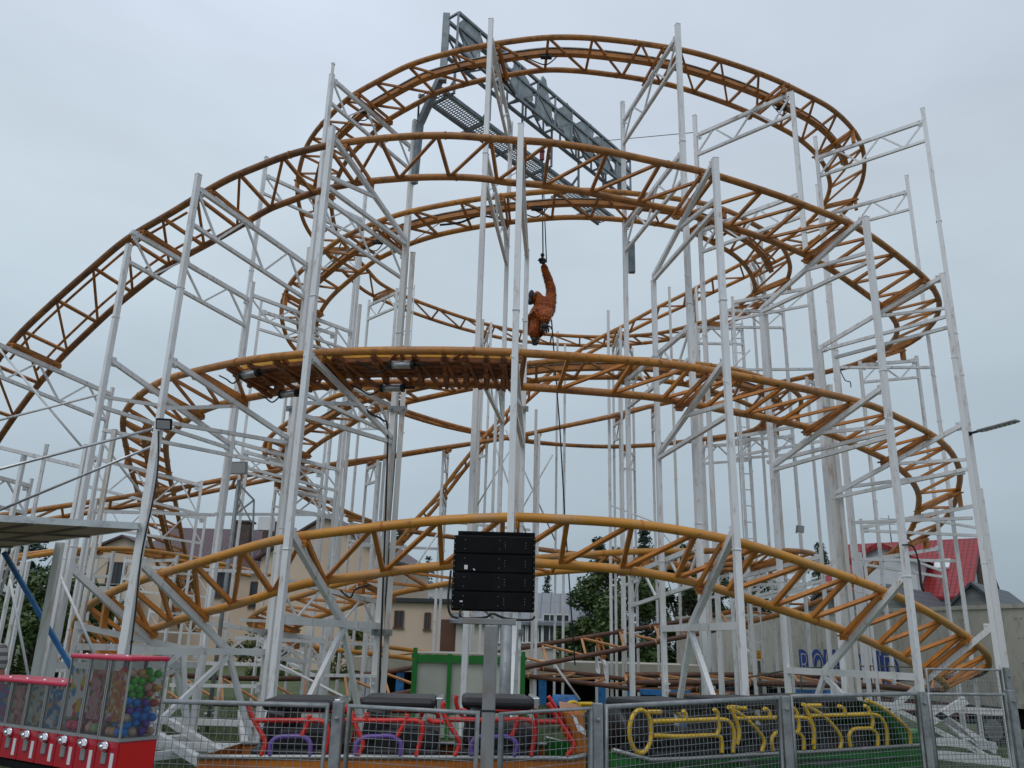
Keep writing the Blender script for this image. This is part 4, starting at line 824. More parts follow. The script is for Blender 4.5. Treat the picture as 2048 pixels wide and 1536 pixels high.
def machine(label, k, tall, poster, lid_group='red capsule vending machines'):
    """local axes: x along the row to the right, y into the depth, z up; origin at the front left foot of the panel"""
    org = Vector((C0.x, C0.y, ZL - .165)) + rowd * MW * (k + 1)
    t = thing('capsule_machine', label, 'vending machine', tuple(org), lid_group, True, yaw)
    def ch(mb, name, m, par=None, bev=0.0):
        o = mb.build(name, m, None, bev); o.parent = par or t; return o
    gh = .345 if tall else .205; W_ = MW - .006
    ch(MB().box((W_ / 2, MD / 2, .075), (W_, MD, .15)), 'base', 'panel_red', None, .003)
    ch(MB().box((W_ / 2, MD / 2, .1575), (W_ + .004, MD + .004, .015)), 'trim', 'grey_trim')
    gl_ = MB(); z0, z1 = .165, .165 + gh
    gl_.add([(.002, .002, z0), (W_ - .002, .002, z0), (W_ - .002, .002, z1), (.002, .002, z1)], [(0, 1, 2, 3)])
    gl_.add([(W_ - .002, .002, z0), (W_ - .002, MD, z0), (W_ - .002, MD, z1), (W_ - .002, .002, z1)], [(0, 1, 2, 3)])
    gl_.add([(.002, MD, z0), (W_ - .002, MD, z0), (W_ - .002, MD, z1), (.002, MD, z1)], [(0, 1, 2, 3)])
    gl_.add([(.002, .002, z0), (.002, MD, z0), (.002, MD, z1), (.002, .002, z1)], [(0, 1, 2, 3)])
    ch(gl_, 'glass_case', 'glass')
    for x in (.004, W_ - .004):
        for y in (.004, MD - .004): ch(MB().box((x, y, (z0 + z1) / 2), (.008, .008, gh)), 'corner_post', 'grey_trim')
    lo = ch(MB().box((W_ / 2, MD / 2, z1 + .011), (W_ + .012, MD + .014, .022)), 'lid', 'lid', None, .008)
    ch(MB().ball((W_ / 2, .03, z1 + .022), .009, 8, 5, (1, 1, .6)), 'lock', 'chrome', lo)
    ph = gh * (.66 if tall else .9); pz = z0 + (gh * .2 if tall else .006)
    if poster is not None:
        po = ch(MB().box((W_ / 2, .011, pz + ph / 2), (W_ * .74, .002, ph)), 'poster', pal[poster])
        if poster == 1:
            tm, wd = text_mb('KAWAII', 1.0, (0, 0, 0), (1, 0, 0), (0, 0, 1)); s_ = W_ * .6 / wd
            tm.v = [(W_ * .2 + v[0] * s_, .0085, pz + ph * .84 + v[2] * s_) for v in tm.v]; ch(tm, 'lettering', 'lid', po)
    kb = MB().tube([(W_ * .45, 0, .125), (W_ * .45, -.012, .125)], .024, 14).box((W_ * .45, -.022, .125), (.052, .02, .014), rot=Matrix.Rotation(.5, 3, 'Y')).ball((W_ * .45, -.024, .125), .013, 8, 6)
    ko = ch(kb, 'coin_knob', 'chrome'); ch(MB().box((W_ * .45, -.004, .075), (.036, .012, .05)), 'chute_flap', 'grey_trim', ko, .003)
    ch(MB().box((W_ * .80, -.002, .06), (.026, .002, .08)), 'price_sticker', 'label_w')
    ch(MB().box((W_ + .0015, MD / 2, .075), (.003, MD * .92, .13)), 'side_panel', 'panel_side')
    return t, org
lab = {0: 'rightmost tall red capsule machine filled with coloured balls and no side poster', 1: 'tall red capsule machine with a pink plush poster and pale green balls', 2: 'tall red capsule machine with a purple and yellow sweets poster', 3: 'leftmost tall red capsule machine with white balloon poster over pink balls',
       4: 'short red capsule machine with half blue poster beside the tall ones', 5: 'short red capsule machine with pale mint poster', 6: 'short red capsule machine with beige plush poster', 7: 'short red capsule machine with bright blue and pink poster at photo edge'}
lab[0] = 'rightmost tall red capsule machine with sweets poster and a case full of balls'
lab[1] = 'tall red capsule machine with pink poster and pale green capsules'
lab[2] = 'leftmost tall red capsule machine with white balloon poster and pink capsules'
mach = {}
for k, tall, po in ((0, True, 2), (1, True, 1), (2, True, 0), (3, False, 3), (4, False, 4), (5, False, 5), (6, False, 6), (7, False, 3)):
    L_ = {0: lab[0], 1: lab[1], 2: lab[2], 3: lab[4], 4: lab[5], 5: lab[6], 6: lab[7], 7: 'short red capsule machine cut by the left photo edge'}[k]
    mach[k] = machine(L_, k, tall, po)
bmeshes = {}
def ballo(world, ci, label, group, rad):
    key = (ci, rad)
    if key not in bmeshes:
        o = MB().ball((0, 0, 0), rad, 14, 10).build('ball', ballcols[ci]); bmeshes[key] = o.data
    else: o = bpy.data.objects.new('ball', bmeshes[key]); COL.objects.link(o)
    o.location = world; o.rotation_euler = (random.uniform(0, 6), random.uniform(0, 6), random.uniform(0, 6)); tag(o, label, 'ball', group)
rb = random.Random(11); cnames = ['green', 'orange', 'blue', 'purple', 'red', 'pink', 'pale green', 'magenta']
def fill(k, n_layers, rad, chooser, where, nx=4, ny=4):
    org = mach[k][1]
    for l in range(n_layers):
        ox = .5 if l % 2 else 0
        for i in range(nx - (l % 2)):
            for j in range(ny - (l % 2)):
                if 0 < i < nx - 1 - (l % 2) and 0 < j < ny - 1 - (l % 2): continue      # inside balls cannot be seen
                if k == 0 and i == 0 and j > 0: continue
                x = rad + .006 + (i + ox) * (MW - .018 - 2 * rad) / (nx - 1); y = rad + .014 + (j + ox) * (MD - .022 - 2 * rad) / (ny - 1)
                z = .167 + rad + l * rad * 1.62
                if l == n_layers - 1 and rb.random() < .4: continue
                jx = rb.uniform(-.004, .004); jz = rb.uniform(-.007, .007); wpt = org - rowd * (x + (jx if 0 < i < nx - 1 else 0)) + dep * (y + (jx if 0 < j < ny - 1 else 0)) + Z * (z + (jz if l else 0)); ci = chooser(l)
                ballo(wpt, ci, f'{cnames[ci]} toy ball {where}', f'{cnames[ci]} balls {where}', rad)
fill(0, 9, .0205, lambda l: rb.choice([2, 2, 3, 3, 5, 4, 2, 5, 1]) if l + rb.random() * 1.6 < 5 else rb.choice([0, 0, 0, 1, 5, 0, 6, 4]), 'in the rightmost capsule machine')
fill(1, 2, .024, lambda l: rb.choice([6, 6, 5]), 'in the machine with the pink poster', 3, 3)
fill(2, 2, .024, lambda l: rb.choice([7, 7, 4]), 'in the machine with the balloon poster', 3, 3)

# ------------------------------------------------------------------ canopy, mast, floodlights
A1 = P(276, 1058, 9.0); zc = A1.z; mp_ = P(318, 852, 9.1)
can = thing('canopy', 'dirty translucent flat canopy with aluminium edge hung from a white mast', 'canopy', (mp_.x, 9.1, 0))
e1 = Vector((-1.35, -.35, 0)); e2 = Vector((-3.2, 2.75, 0)); q = [A1, A1 + e1 * 3, A1 + e1 * 3 + e2 * 1.1, A1 + e2 * 1.1]
MB().prism(q, Z * .02).build('roof_sheet', 'sheet', can)
mb = MB()
for i in range(4): mb.bar(q[i] - Z * .0 + Z * .03, q[(i + 1) % 4] + Z * .03, .05, .07)
mb.build('edge_frame', 'alu', can)
mb = MB()
for k in range(1, 8): mb.bar(q[0].lerp(q[1], k / 8) - Z * .012, q[3].lerp(q[2], k / 8) - Z * .012, .035, .022)
for k in range(1, 4): mb.bar(q[0].lerp(q[3], k / 4) - Z * .014, q[1].lerp(q[2], k / 4) - Z * .014, .035, .022)
mb.build('rafter', mat('dull_rafter', (.2, .18, .16), .7), can)
MB().box((mp_.x, 9.1, mp_.z / 2), (.085, .085, mp_.z)).build('mast', 'white', can, .006)
MB().tube([P(316, 855, 9.1), P(0, 938, 8.6), P(-140, 975, 8.4)], .016, 8).tube([P(306, 892, 9.1), P(0, 1062 - 42, 9.6)], .016, 8).build('stay_rod', 'alu', can)
MB().tube(cr([P(317, 862, 9.03), P(316, 930, 9.03), P(306, 1000, 9.03), P(283, 1110, 9.03), P(270, 1230, 9.03), P(255, 1350, 9.03)], 6), .009, 6).build('cable', 'cable', can)
mbb = MB()
for px, py, Y in ((112, 1088, 10.2), (210, 1070, 10.0)):
    a = P(px, py, Y)
MB().box((P(118, 1100, 10.6).x, 10.6, zc / 2), (.085, .085, zc)).build('canopy_post', 'white_rust', can, .006)
bs = thing('blue_strut', 'slanting blue steel tube beneath the canopy at left', 'strut', tuple(P(150, 1330, 10.8))); MB().bar(P(8, 1105, 10.8), P(160, 1365, 10.8), .05, .05).build('tube', 'blue_steel', bs)
def flood(p, yaw, label, size=.2, tilt=.5, m='black'):
    t = thing('floodlight', label, 'floodlight', tuple(p)); r_ = Matrix.Rotation(yaw, 3, 'Z') @ Matrix.Rotation(tilt, 3, 'X')
    MB().box(p, (size, .05, size * .72), rot=r_).build('housing', m, t, .008)
    MB().box(Vector(p) + r_ @ Vector((0, -.027, 0)), (size * .84, .006, size * .56), rot=r_).build('lens', 'lens', t)
    MB().bar(Vector(p) + r_ @ Vector((0, .03, -.03)), Vector(p) + r_ @ Vector((-.0, .1, -size * .45)), .03, .02).build('bracket', m, t)
flood(P(328, 848, 9.0), .15, 'small black floodlight on top of the white canopy mast', .17)
flood(P(478, 936, 15.5), -.2, 'grey floodlight on a thin grey pole left of the clustered posts', .34, .2, 'galv')
pl = P(478, 960, 15.7); lp = thing('lamp_pole', 'thin grey pole with a small lattice arm at left centre', 'pole', (pl.x, pl.y, 0))
MB().tube([(pl.x, pl.y, 0), (pl.x, pl.y, pl.z)], .04, 8).build('pole', 'galv', lp); a2 = P(508, 1000, 15.7)
MB().bar((pl.x, pl.y, P(478, 968, 15.7).z), a2, .035, .035).bar(a2, P(503, 1150, 15.7), .03, .03).bar((pl.x, pl.y, P(478, 1030, 15.7).z), a2, .03, .03).bar((pl.x, pl.y, P(478, 990, 15.7).z), P(503, 1045, 15.7), .025, .025).build('arm', 'galv', lp)
l0 = P(1936, 868, 14.2); l1 = P(2036, 841, 13.4); st = thing('street_lamp', 'flat grey street lamp head sticking out from the tall right post', 'lamp', tuple(l0))
dl = (l1 - l0).normalized(); MB().bar(l0, l0 + dl * .22, .035, .035).box(l0, (.09, .09, .06)).build('arm', 'cable', st)
MB().bar(l0 + dl * .2, l1, .14, .035).build('head', 'galv', st, .01); lm = MB()
for k in range(7): lm.bar(l0.lerp(l1, .32 + k * .09) - Z * .022, l0.lerp(l1, .39 + k * .09) - Z * .022, .10, .012)
lm.build('lens', 'lens', st)
flood(P(1600, 1058, 17.2), .5, 'pale floodlight low on a white post at right', .2, .2, 'galv')

# ------------------------------------------------------------------ person at the left edge
pe = thing('person', 'person in a grey striped short sleeved top standing at the left edge', 'person', (-4.10, 6.7, 0))
bx, by = -4.10, 6.7
def q_(x, y, z): return Vector((bx + x, by + y, z))
body = [(q_(0, 0, .96), .145), (q_(0, 0, 1.12), .14), (q_(0, 0, 1.30), .155), (q_(0, 0, 1.44), .12), (q_(0, 0, 1.52), .055), (q_(0, -.01, 1.58), .055),
        (q_(.19, 0, 1.43), .07), (q_(.25, .01, 1.20), .05), (q_(.26, -.08, 1.0), .04), (q_(.255, -.12, .92), .033), (q_(-.19, 0, 1.43), .07), (q_(-.25, .01, 1.20), .05), (q_(-.26, -.08, 1.0), .04), (q_(-.255, -.12, .92), .033),
        (q_(.1, 0, .85), .10), (q_(.11, 0, .5), .065), (q_(.11, .02, .1), .045), (q_(.11, -.12, .05), .045), (q_(-.1, 0, .85), .10), (q_(-.11, 0, .5), .065), (q_(-.11, .02, .1), .045), (q_(-.11, -.12, .05), .045), (q_(0, -.015, 1.66), .095), (q_(0, -.01, 1.74), .07)]
skin_obj('body', body, [(0, 1), (1, 2), (2, 3), (3, 4), (4, 5), (5, 22), (22, 23), (3, 6), (6, 7), (7, 8), (8, 9), (3, 10), (10, 11), (11, 12), (12, 13), (0, 14), (14, 15), (15, 16), (16, 17), (0, 18), (18, 19), (19, 20), (20, 21)], 'skin', 2, pe)
skin_obj('shirt', [(q_(0, 0, .94), .165), (q_(0, 0, 1.12), .16), (q_(0, 0, 1.30), .175), (q_(0, 0, 1.45), .135), (q_(.19, 0, 1.435), .10), (q_(.245, .01, 1.27), .078), (q_(-.19, 0, 1.435), .10), (q_(-.245, .01, 1.27), .078)], [(0, 1), (1, 2), (2, 3), (3, 4), (4, 5), (3, 6), (6, 7)], 'stripe', 2, pe)
skin_obj('trousers', [(q_(0, 0, .93), .15), (q_(.1, 0, .84), .115), (q_(.11, 0, .5), .085), (q_(.11, .02, .1), .07), (q_(-.1, 0, .84), .115), (q_(-.11, 0, .5), .085), (q_(-.11, .02, .1), .07)], [(0, 1), (1, 2), (2, 3), (0, 4), (4, 5), (5, 6)], 'jeans', 2, pe)
for s in (-1, 1):
    MB().ball(q_(.11 * s, -.06, .045), .06, 10, 7, (.8, 2.0, .75)).build('shoe', 'shoe', pe)
    hm = MB().ball(q_(.255 * s, -.135, .87), .042, 10, 7, (.55, 1, 1.1))
    for k in range(4): b = q_(.255 * s, -.17 + k * .021, .84); hm.tube([b, b + Vector((0, -.01, -.035)), b + Vector((-.012 * s, -.005, -.065))], [.010, .009, .007], 6)
    b = q_(.25 * s, -.17, .875); hm.tube([b, b + Vector((-.01 * s, -.025, -.02)), b + Vector((-.015 * s, -.03, -.045))], [.011, .01, .008], 6); hm.build('hand', 'skin', pe)
MB().ball(q_(0, .01, 1.72), .105, 12, 9, (1, 1.1, .9)).build('hair', 'hair', pe)
fm = MB().ball(q_(0, -.118, 1.655), .016, 8, 6, (.8, 1, 1.3)); fm.ball(q_(.1, 0, 1.66), .025, 8, 6, (.4, .8, 1.2)); fm.ball(q_(-.1, 0, 1.66), .025, 8, 6, (.4, .8, 1.2)); fm.build('nose', 'skin', pe)
MB().ball(q_(.035, -.095, 1.685), .012, 8, 6).ball(q_(-.035, -.095, 1.685), .012, 8, 6).build('eye', 'black', pe); MB().ball(q_(0, -.103, 1.605), .02, 8, 5, (1.2, .4, .35)).build('mouth', 'lid', pe)

# ------------------------------------------------------------------ green and white control cabinet
cy = 15.5; x0 = P(823, 1360, cy).x; x1 = P(1050, 1360, cy).x; zt_ = P(937, 1311, cy).z
cab = thing('control_cabinet', 'grey two-door control cabinet with bright green frame', 'cabinet', ((x0 + x1) / 2, cy, 0))
MB().box(((x0 + x1) / 2, cy + .4, zt_ / 2), (x1 - x0 - .04, .76, zt_ - .04)).build('body', 'cab_panel', cab)
mb = MB(); wd = x1 - x0
for f, ww in ((0, .09), (.33, .07), (.66, .07), (1, .09)): mb.box((x0 + wd * f + (.045 if f == 0 else -.045 if f == 1 else 0), cy - .01, zt_ / 2 + .01), (ww, .08, zt_ + .02))
mb.box(((x0 + x1) / 2, cy - .012, zt_ - .065), (wd - .19, .07, .13)); mb.box((x0, cy + .4, zt_ - .03), (.05, .8, .06)); mb.box((x1, cy + .4, zt_ - .03), (.05, .8, .06)); mb.box((x0 + .04, cy - .01, zt_ + .06), (.07, .07, .1)); mb.box((x1 - .04, cy - .01, zt_ + .05), (.07, .07, .08))
mb.build('frame', 'green_frame', cab)
MB().box((x0 + wd * .31, cy - .05, zt_ - .72), (.02, .03, .12)).build('door_handle', 'grey_trim', cab); MB().box((x0 + wd * .36, cy - .05, zt_ - .72), (.02, .03, .12)).build('door_handle', 'grey_trim', cab)
MB().prism([(x0, cy - .03, zt_ + .005), (x1, cy - .03, zt_ + .005), (x1, cy + .82, zt_ + .03), (x0, cy + .82, zt_ + .03)], Z * .02).build('top', 'fascia', cab)

# ------------------------------------------------------------------ stall with beige fascia and blue pillars
fy = 24.5; f0 = P(700, 1320, fy); f1 = P(1400, 1322, fy + 1); stl = thing('stall', 'long low stall with beige fascia and blue steel pillars behind the track', 'stall', ((f0.x + f1.x) / 2, fy, 0))
zf1 = P(1050, 1322, fy).z; zf0 = P(1050, 1350, fy).z
MB().box(((f0.x + f1.x) / 2, fy + 1.5, (zf0 + zf1) / 2), (f1.x - f0.x, 3, zf1 - zf0)).build('fascia', 'fascia', stl)
MB().box(((f0.x + f1.x) / 2, fy + 2.9, zf0 / 2), (f1.x - f0.x - .1, .1, zf0 - .01)).build('back_wall', 'dark', stl)
for px in (735, 800, 1085, 1203, 1255, 1325): a = P(px, 1370, fy + .2); MB().box((a.x, fy + .2, zf0 / 2), (.22, .22, zf0 - .01)).build('pillar', 'blue_steel', stl)
mch = thing('ride_motor', 'blue painted drive motor under the low track in the centre', 'motor', tuple(P(1110, 1420, 17.5)))
a = P(1105, 1410, 17.5); MB().tube([a, a + Vector((.5, 0, 0))], .2, 14).build('housing', 'blue_steel', mch); MB().box(a + Vector((.25, 0, -.15)), (.7, .4, .3)).build('base', 'black', mch)
for i_, px in enumerate((1640, 1330)):
    a = P(px, 1385, 17.6); bt = thing('track_trestle', ('blue painted trestle under the low track near the trailer lettering', 'blue painted trestle under the low track near the leafy tree')[i_], 'trestle', (a.x, a.y, 0)); g = gz(a.x, a.y)
    MB().bar((a.x - .4, a.y, g), (a.x - .1, a.y, a.z), .1, .1).bar((a.x + .4, a.y, g), (a.x + .1, a.y, a.z), .1, .1).bar((a.x - .5, a.y, a.z), (a.x + .5, a.y, a.z), .12, .1).build('frame', 'blue_steel', bt)
sg = P(1517, 1311, 19.5); sgn = thing('yellow_sign', 'small yellow warning sign on an olive post beside the trailer', 'sign', (sg.x, sg.y, gz(sg.x, sg.y)))
MB().box((sg.x, sg.y - .03, sg.z), (.09 * 1.0, .02, .22)).build('plate', 'sign_yellow', sgn); MB().box((sg.x, sg.y - .043, sg.z + .03), (.06, .006, .03)).box((sg.x, sg.y - .043, sg.z - .04), (.06, .006, .03)).build('symbol', 'orange_red', sgn); MB().box((sg.x, sg.y, (sg.z) / 2 - .1), (.05, .05, sg.z + .2)).build('post', 'olive', sgn)

# ------------------------------------------------------------------ trailer
TA = P(1352, 1234, 30.5); TB = P(2048, 1206, 17.8); zt_ = (TA.z + TB.z) / 2; ta = Vector((TA.x, TA.y, 0)); tb_ = Vector((TB.x, TB.y, 0)); td = (tb_ - ta).normalized(); tb_ = tb_ + td * 2.2; tn = Vector((td.y, -td.x, 0))   # tn faces the viewer side
if tn.y > 0: tn = -tn
tlr = thing('trailer', 'long cream box trailer with blue lettering on its side', 'trailer', tuple((ta + tb_) / 2))
zb_ = .60; tlen = (tb_ - ta).length; rot = Matrix.Rotation(math.atan2(td.y, td.x), 3, 'Z')
def tpt(u, z, o=0): return ta + td * u + tn * o + Z * z
MB().box(tpt(tlen / 2, (zt_ + zb_) / 2, -1.25), (tlen, 2.5, zt_ - zb_), rot=rot).build('box', 'trailer', tlr)
mb = MB().bar(tpt(0, zt_ - .04, .02), tpt(tlen, zt_ - .04, .02), .03, .09).bar(tpt(0, zb_ + .05, .02), tpt(tlen, zb_ + .05, .02), .03, .1)
for k in range(12): mb.bar(tpt(tlen * k / 11, zb_ + .1, .006), tpt(tlen * k / 11, zt_ - .09, .006), .03, .012, up=tn)
mb.build('edge_rail', 'trailer', tlr)
rv = MB()
for k in range(11):
    for z in (1.0, 1.5, 2.0, 2.4): rv.ball(tpt(tlen * (k + .3) / 11, z, .004), .018, 6, 4).ball(tpt(tlen * (k + .3) / 11 + .12, z, .004), .018, 6, 4)
rv.build('rivet', 'grey_trim', tlr)
MB().box(tpt(tlen / 2, .38, -1.25), (tlen * .96, 1.9, .42), rot=rot).build('chassis', 'dark', tlr)
for u in (tlen - 2.2, tlen - 3.4, 3.0):
    for o in (-.2, -2.3):
        wo_ = MB().tube([tpt(u, .12, o - .14), tpt(u, .12, o + .14)], .42, 20).build('wheel', 'rubber', tlr); MB().tube([tpt(u, .12, o + .13), tpt(u, .12, o + .155)], .22, 14).build('rim', 'grey_trim', wo_)
MB().box(tpt(tlen * .6, .45, .0), (tlen * .3, .04, .3), rot=rot).build('side_guard', mat('rust_red_skirt', (.12, .03, .02), .7), tlr)
# lettering: find the positions along the side for the ends of the word
def side_u(px, py):
    d = ray(px, py); den = d.x * tn.x + d.y * tn.y; k = ((ta - CAM).x * tn.x + (ta - CAM).y * tn.y) / den; h = CAM + d * k; return (h - ta).dot(td), h.z
ua, za = side_u(1602, 1340); ub, zb2 = side_u(1800, 1345); za1 = side_u(1610, 1298)[1]
hgt = (side_u(1610, 1296)[1] - side_u(1616, 1346)[1])
for word, fa, fb, grow in (('ROULAND', 0, 1, 1.0),):
    base = side_u(1640, 1354)[1]
    for q, chh in enumerate(word):
        tm, wd = text_mb(chh, 1.0, (0, 0, 0), (1, 0, 0), (0, 0, 1), offset=.035)
        cell = (ub - ua) / len(word); k_ = [0.0, .25, .5, .75, .5, .25, 0][q]
        sx = cell * .93 / wd; hh_ = hgt * 1.0 + k_ * .15; sz = hh_ / .72; ox = ua + cell * q
        def put(v, o, dx=0, dz=0): return tpt(ox + v[0] * sx + dx, base + v[2] * sz - k_ * .12 + dz, o)
        b_ = MB(); b_.add([put(v, .018, -.05, .05) for v in tm.v], tm.f); b_.add([put(v, .014, .04, -.06) for v in tm.v], tm.f)
        b_.build('lettering', 'blue', tlr); t2 = MB(); tm3, w3 = text_mb(chh, 1.0, (0, 0, 0), (1, 0, 0), (0, 0, 1), offset=-.025)
        t2.add([put(v, .024) for v in tm3.v], tm3.f); t2.build('lettering_face', 'trailer', tlr)

# ------------------------------------------------------------------ houses
def roof_quad(mb, a, b, c, d):       # a-b eave, d-c ridge
    a, b, c, d = map(Vector, (a, b, c, d)); ux = (b - a).normalized(); o = a
    uy = (d - a) - ux * (d - a).dot(ux); uy.normalize()
    mb.quad_uv([a, b, c, d], [((p - o).dot(ux), (p - o).dot(uy)) for p in (a, b, c, d)])
def add_window(par, c, w_, h_, n, frame='frame_white', bars=1):
    c = Vector(c); n = Vector(n).normalized(); t = Vector((-n.y, n.x, 0)); rot = Matrix((t, n, Z)).transposed()
    MBf = MB().box(c + n * .03 + Z * h_ / 2, (w_, .08, .07), rot=rot).box(c + n * .03 - Z * h_ / 2, (w_ + .15, .16, .06), rot=rot)
    for s in (-1, 1): MBf.box(c + n * .03 + t * s * w_ / 2, (.07, .08, h_), rot=rot)
    for k in range(bars): MBf.box(c + n * .03 + t * (-w_ / 2 + w_ * (k + 1) / (bars + 1)), (.05, .07, h_), rot=rot)
    f = MBf.build('window', frame, par); MB().box(c + n * .01, (w_ - .04, .03, h_ - .04), rot=rot).build('pane', 'window', f)
def gable_house(name, label, cx, cy_, L_, W_, eave, ridge, ang, wall, roof, over=.35, zg=0.0, ends='gable'):
    t = thing(name, label, 'house', (cx, cy_, zg)); rot = Matrix.Rotation(ang, 3, 'Z'); c = Vector((cx, cy_, 0))
    def q(x, y, z): return c + rot @ Vector((x, y, 0)) + Z * z
    l, w_ = L_ / 2, W_ / 2; wb = MB()
    wb.add([q(-l, -w_, zg), q(l, -w_, zg), q(l, w_, zg), q(-l, w_, zg), q(-l, -w_, eave), q(l, -w_, eave), q(l, w_, eave), q(-l, w_, eave), q(-l, 0, ridge - .12), q(l, 0, ridge - .12)],
           [(0, 1, 5, 4), (1, 2, 6, 9, 5), (2, 3, 7, 6), (3, 0, 4, 8, 7)])
    wb.build('wall', wall, t); sl = (ridge - eave) / w_
    rf = MB(); lo = l + over; wo_ = w_ + over; ez = eave - over * sl
    for s in (-1, 1):
        a, b, cc, d = q(-lo, s * wo_, ez), q(lo, s * wo_, ez), q(lo, 0, ridge), q(-lo, 0, ridge)
        roof_quad(rf, a, b, cc, d)
    for s in (-1, 1):   # thickness: verge and underside
        rf.add([q(-lo, s * wo_, ez - .14), q(lo, s * wo_, ez - .14), q(lo, 0, ridge - .14), q(-lo, 0, ridge - .14)], [(0, 1, 2, 3)])
        rf.add([q(-lo, s * wo_, ez), q(lo, s * wo_, ez), q(lo, s * wo_, ez - .14), q(-lo, s * wo_, ez - .14)], [(0, 1, 2, 3)])
        for e_ in (-lo, lo): rf.add([q(e_, s * wo_, ez), q(e_, 0, ridge), q(e_, 0, ridge - .14), q(e_, s * wo_, ez - .14)], [(0, 1, 2, 3)])
    r_ = rf.build('roof', roof, t); return t, q, r_
# red roof house
hy = 46; zr = P(1820, 1082, hy).z; ze = P(1870, 1186, hy - 3).z; xa = P(1660, 1085, hy).x; xb = P(1950, 1076, hy).x
RA = R(-39); rd = Vector((math.cos(RA), math.sin(RA), 0)); HL = 7.2; re_ = P(1950, 1076, hy)
t, q, r_ = gable_house('red_roof_house', 'white house with steep bright red tiled roof behind the trailer', re_.x - rd.x * HL / 2, re_.y - rd.y * HL / 2, HL, 9.0, P(1915, 1184, 42.6).z, re_.z, RA, 'wall_white', 'roof_red', .3)
gx = -.1; wl = MB(); gw = 1.6; ga = q(gx, -4.9, 0); pk = P(1763, 1084, ga.y).z; sh_ = P(1800, 1116, ga.y).z
pg = [q(gx - gw, -4.9, 0), q(gx + gw, -4.9, 0), q(gx + gw, -4.9, sh_), q(gx, -4.9, pk - .12), q(gx - gw, -4.9, sh_)]; wl.prism(pg, q(0, 4.2, 0) - q(0, 0, 0))
wl.build('cross_gable', 'wall_white', t)
rf = MB(); k_ = (pk - sh_) / gw
for s in (-1, 1): roof_quad(rf, q(gx + s * (gw + .35), -5.2, sh_ - .35 * k_), q(gx + s * (gw + .35), -.7, sh_ - .35 * k_), q(gx, -.7, pk), q(gx, -5.2, pk)); rf.prism([q(gx + s * (gw + .35), -5.21, sh_ - .35 * k_), q(gx, -5.21, pk), q(gx, -5.21, pk - .28), q(gx + s * (gw + .35), -5.21, sh_ - .35 * k_ - .28)], q(0, .1, 0) - q(0, 0, 0))
rf.build('gable_roof', 'roof_red', t)
slp = (re_.z - P(1915, 1184, 42.6).z) / 4.5; a = q(2.25, -2.3, re_.z - 2.3 * slp + .06); MB().box(a, (.75, .9, .12), rot=Matrix.Rotation(RA, 3, 'Z') @ Matrix.Rotation(math.atan(slp), 3, 'X')).build('skylight', 'frame_white', r_)
a = P(1942, 1130, hy); MB().box(P(1958, 1152, 45.5), (.6, .6, 2.2)).build('chimney', 'brick', r_)
an = P(1783, 1085, hy); MB().tube([an, an + Z * 1.5], .03, 6).bar(an + Z * 1.3 - Vector((.5, 0, 0)), an + Z * 1.3 + Vector((.5, 0, 0)), .03, .03).bar(an + Z * 1.0 - Vector((.35, 0, 0)), an + Z * 1.0 + Vector((.35, 0, 0)), .03, .03).build('aerial', 'galv', r_)
# dark roofed cabins in front of it
for i_, (apx, apy, lx, rx, by_, Y, lab_) in enumerate([(1943, 1161, 1893, 1998, 1212, 36, 'grey timber cabin with dark gable roof, rightmost behind the trailer'), (1766, 1164, 1716, 1816, 1212, 37, 'grey timber cabin with dark gable roof below the red house gable'), (1640, 1172, 1595, 1690, 1216, 38, 'grey timber cabin with dark gable roof, leftmost behind the trailer')]):
    x0_, x1_ = P(lx, by_, Y).x, P(rx, by_, Y).x; zr_, ze_ = P(apx, apy, Y).z, P(apx, by_, Y).z
    tt, qq, rr_ = gable_house('timber_cabin', lab_, (x0_ + x1_) / 2 + 2.6, Y + 3, 6.5, (x1_ - x0_), ze_, zr_, R(48), 'plank', 'roof_dark', .25); tt['group'] = 'dark roofed cabins'
# beige apartment house at left
by_ = 52
def box_house(name, label, pxl, pxr, pyt, Y, dep_, wall, cat='building', wins=(), roofm=None):
    x0_, x1_ = P(pxl, pyt, Y).x, P(pxr, pyt, Y).x; zt2 = P((pxl + pxr) / 2, pyt, Y).z; tt = thing(name, label, cat, ((x0_ + x1_) / 2, Y, 0))
    MB().box(((x0_ + x1_) / 2, Y + dep_ / 2, zt2 / 2), (x1_ - x0_, dep_, zt2)).build('wall', wall, tt)
    if roofm: MB().box(((x0_ + x1_) / 2, Y + dep_ / 2, zt2 + .12), (x1_ - x0_ + .5, dep_ + .5, .2)).build('roof', roofm, tt)
    for (px, py, wpx, hpx, fm) in wins:
        a = P(px, py, Y); add_window(tt, (a.x, Y, a.z), wpx * Y / F_PX * .97, hpx * Y / F_PX * .97, (0, -1, 0), fm)
    return tt, x0_, x1_, zt2
zr = P(600, 1046, by_).z; ze = P(600, 1135, by_).z; xa, xb = P(235, 1100, by_).x, P(775, 1100, by_).x
t, q, r_ = gable_house('apartment_house', 'large beige rendered house with purple brown tiled roof and dark chimneys', P(500, 1100, by_).x, by_ + 4, 13, 9, ze, zr, 0, 'wall_beige', 'roof_purple', .4)
for px, py, h_ in ((488, 1046, 2.4), (548, 1048, 2.2), (668, 1046, 1.6)):
    a = P(px, py, by_ + 1.5); MB().box(a - Z * h_ / 2, (1.1, .8, h_)).box(a + Z * .05, (1.3, 1.0, .12)).build('chimney', 'brick', r_)
a = P(533, 1048, by_ - .5); MB().box(a, (.9, .6, .8)).build('air_conditioner', 'frame_white', t)
for px, py in ((520, 1190), (560, 1190), (440, 1170), (640, 1195), (360, 1180)): a = P(px, py, by_ - .5); add_window(t, (a.x, by_ - .5, a.z), 1.2, 1.5, (0, -1, 0), 'frame_brown')
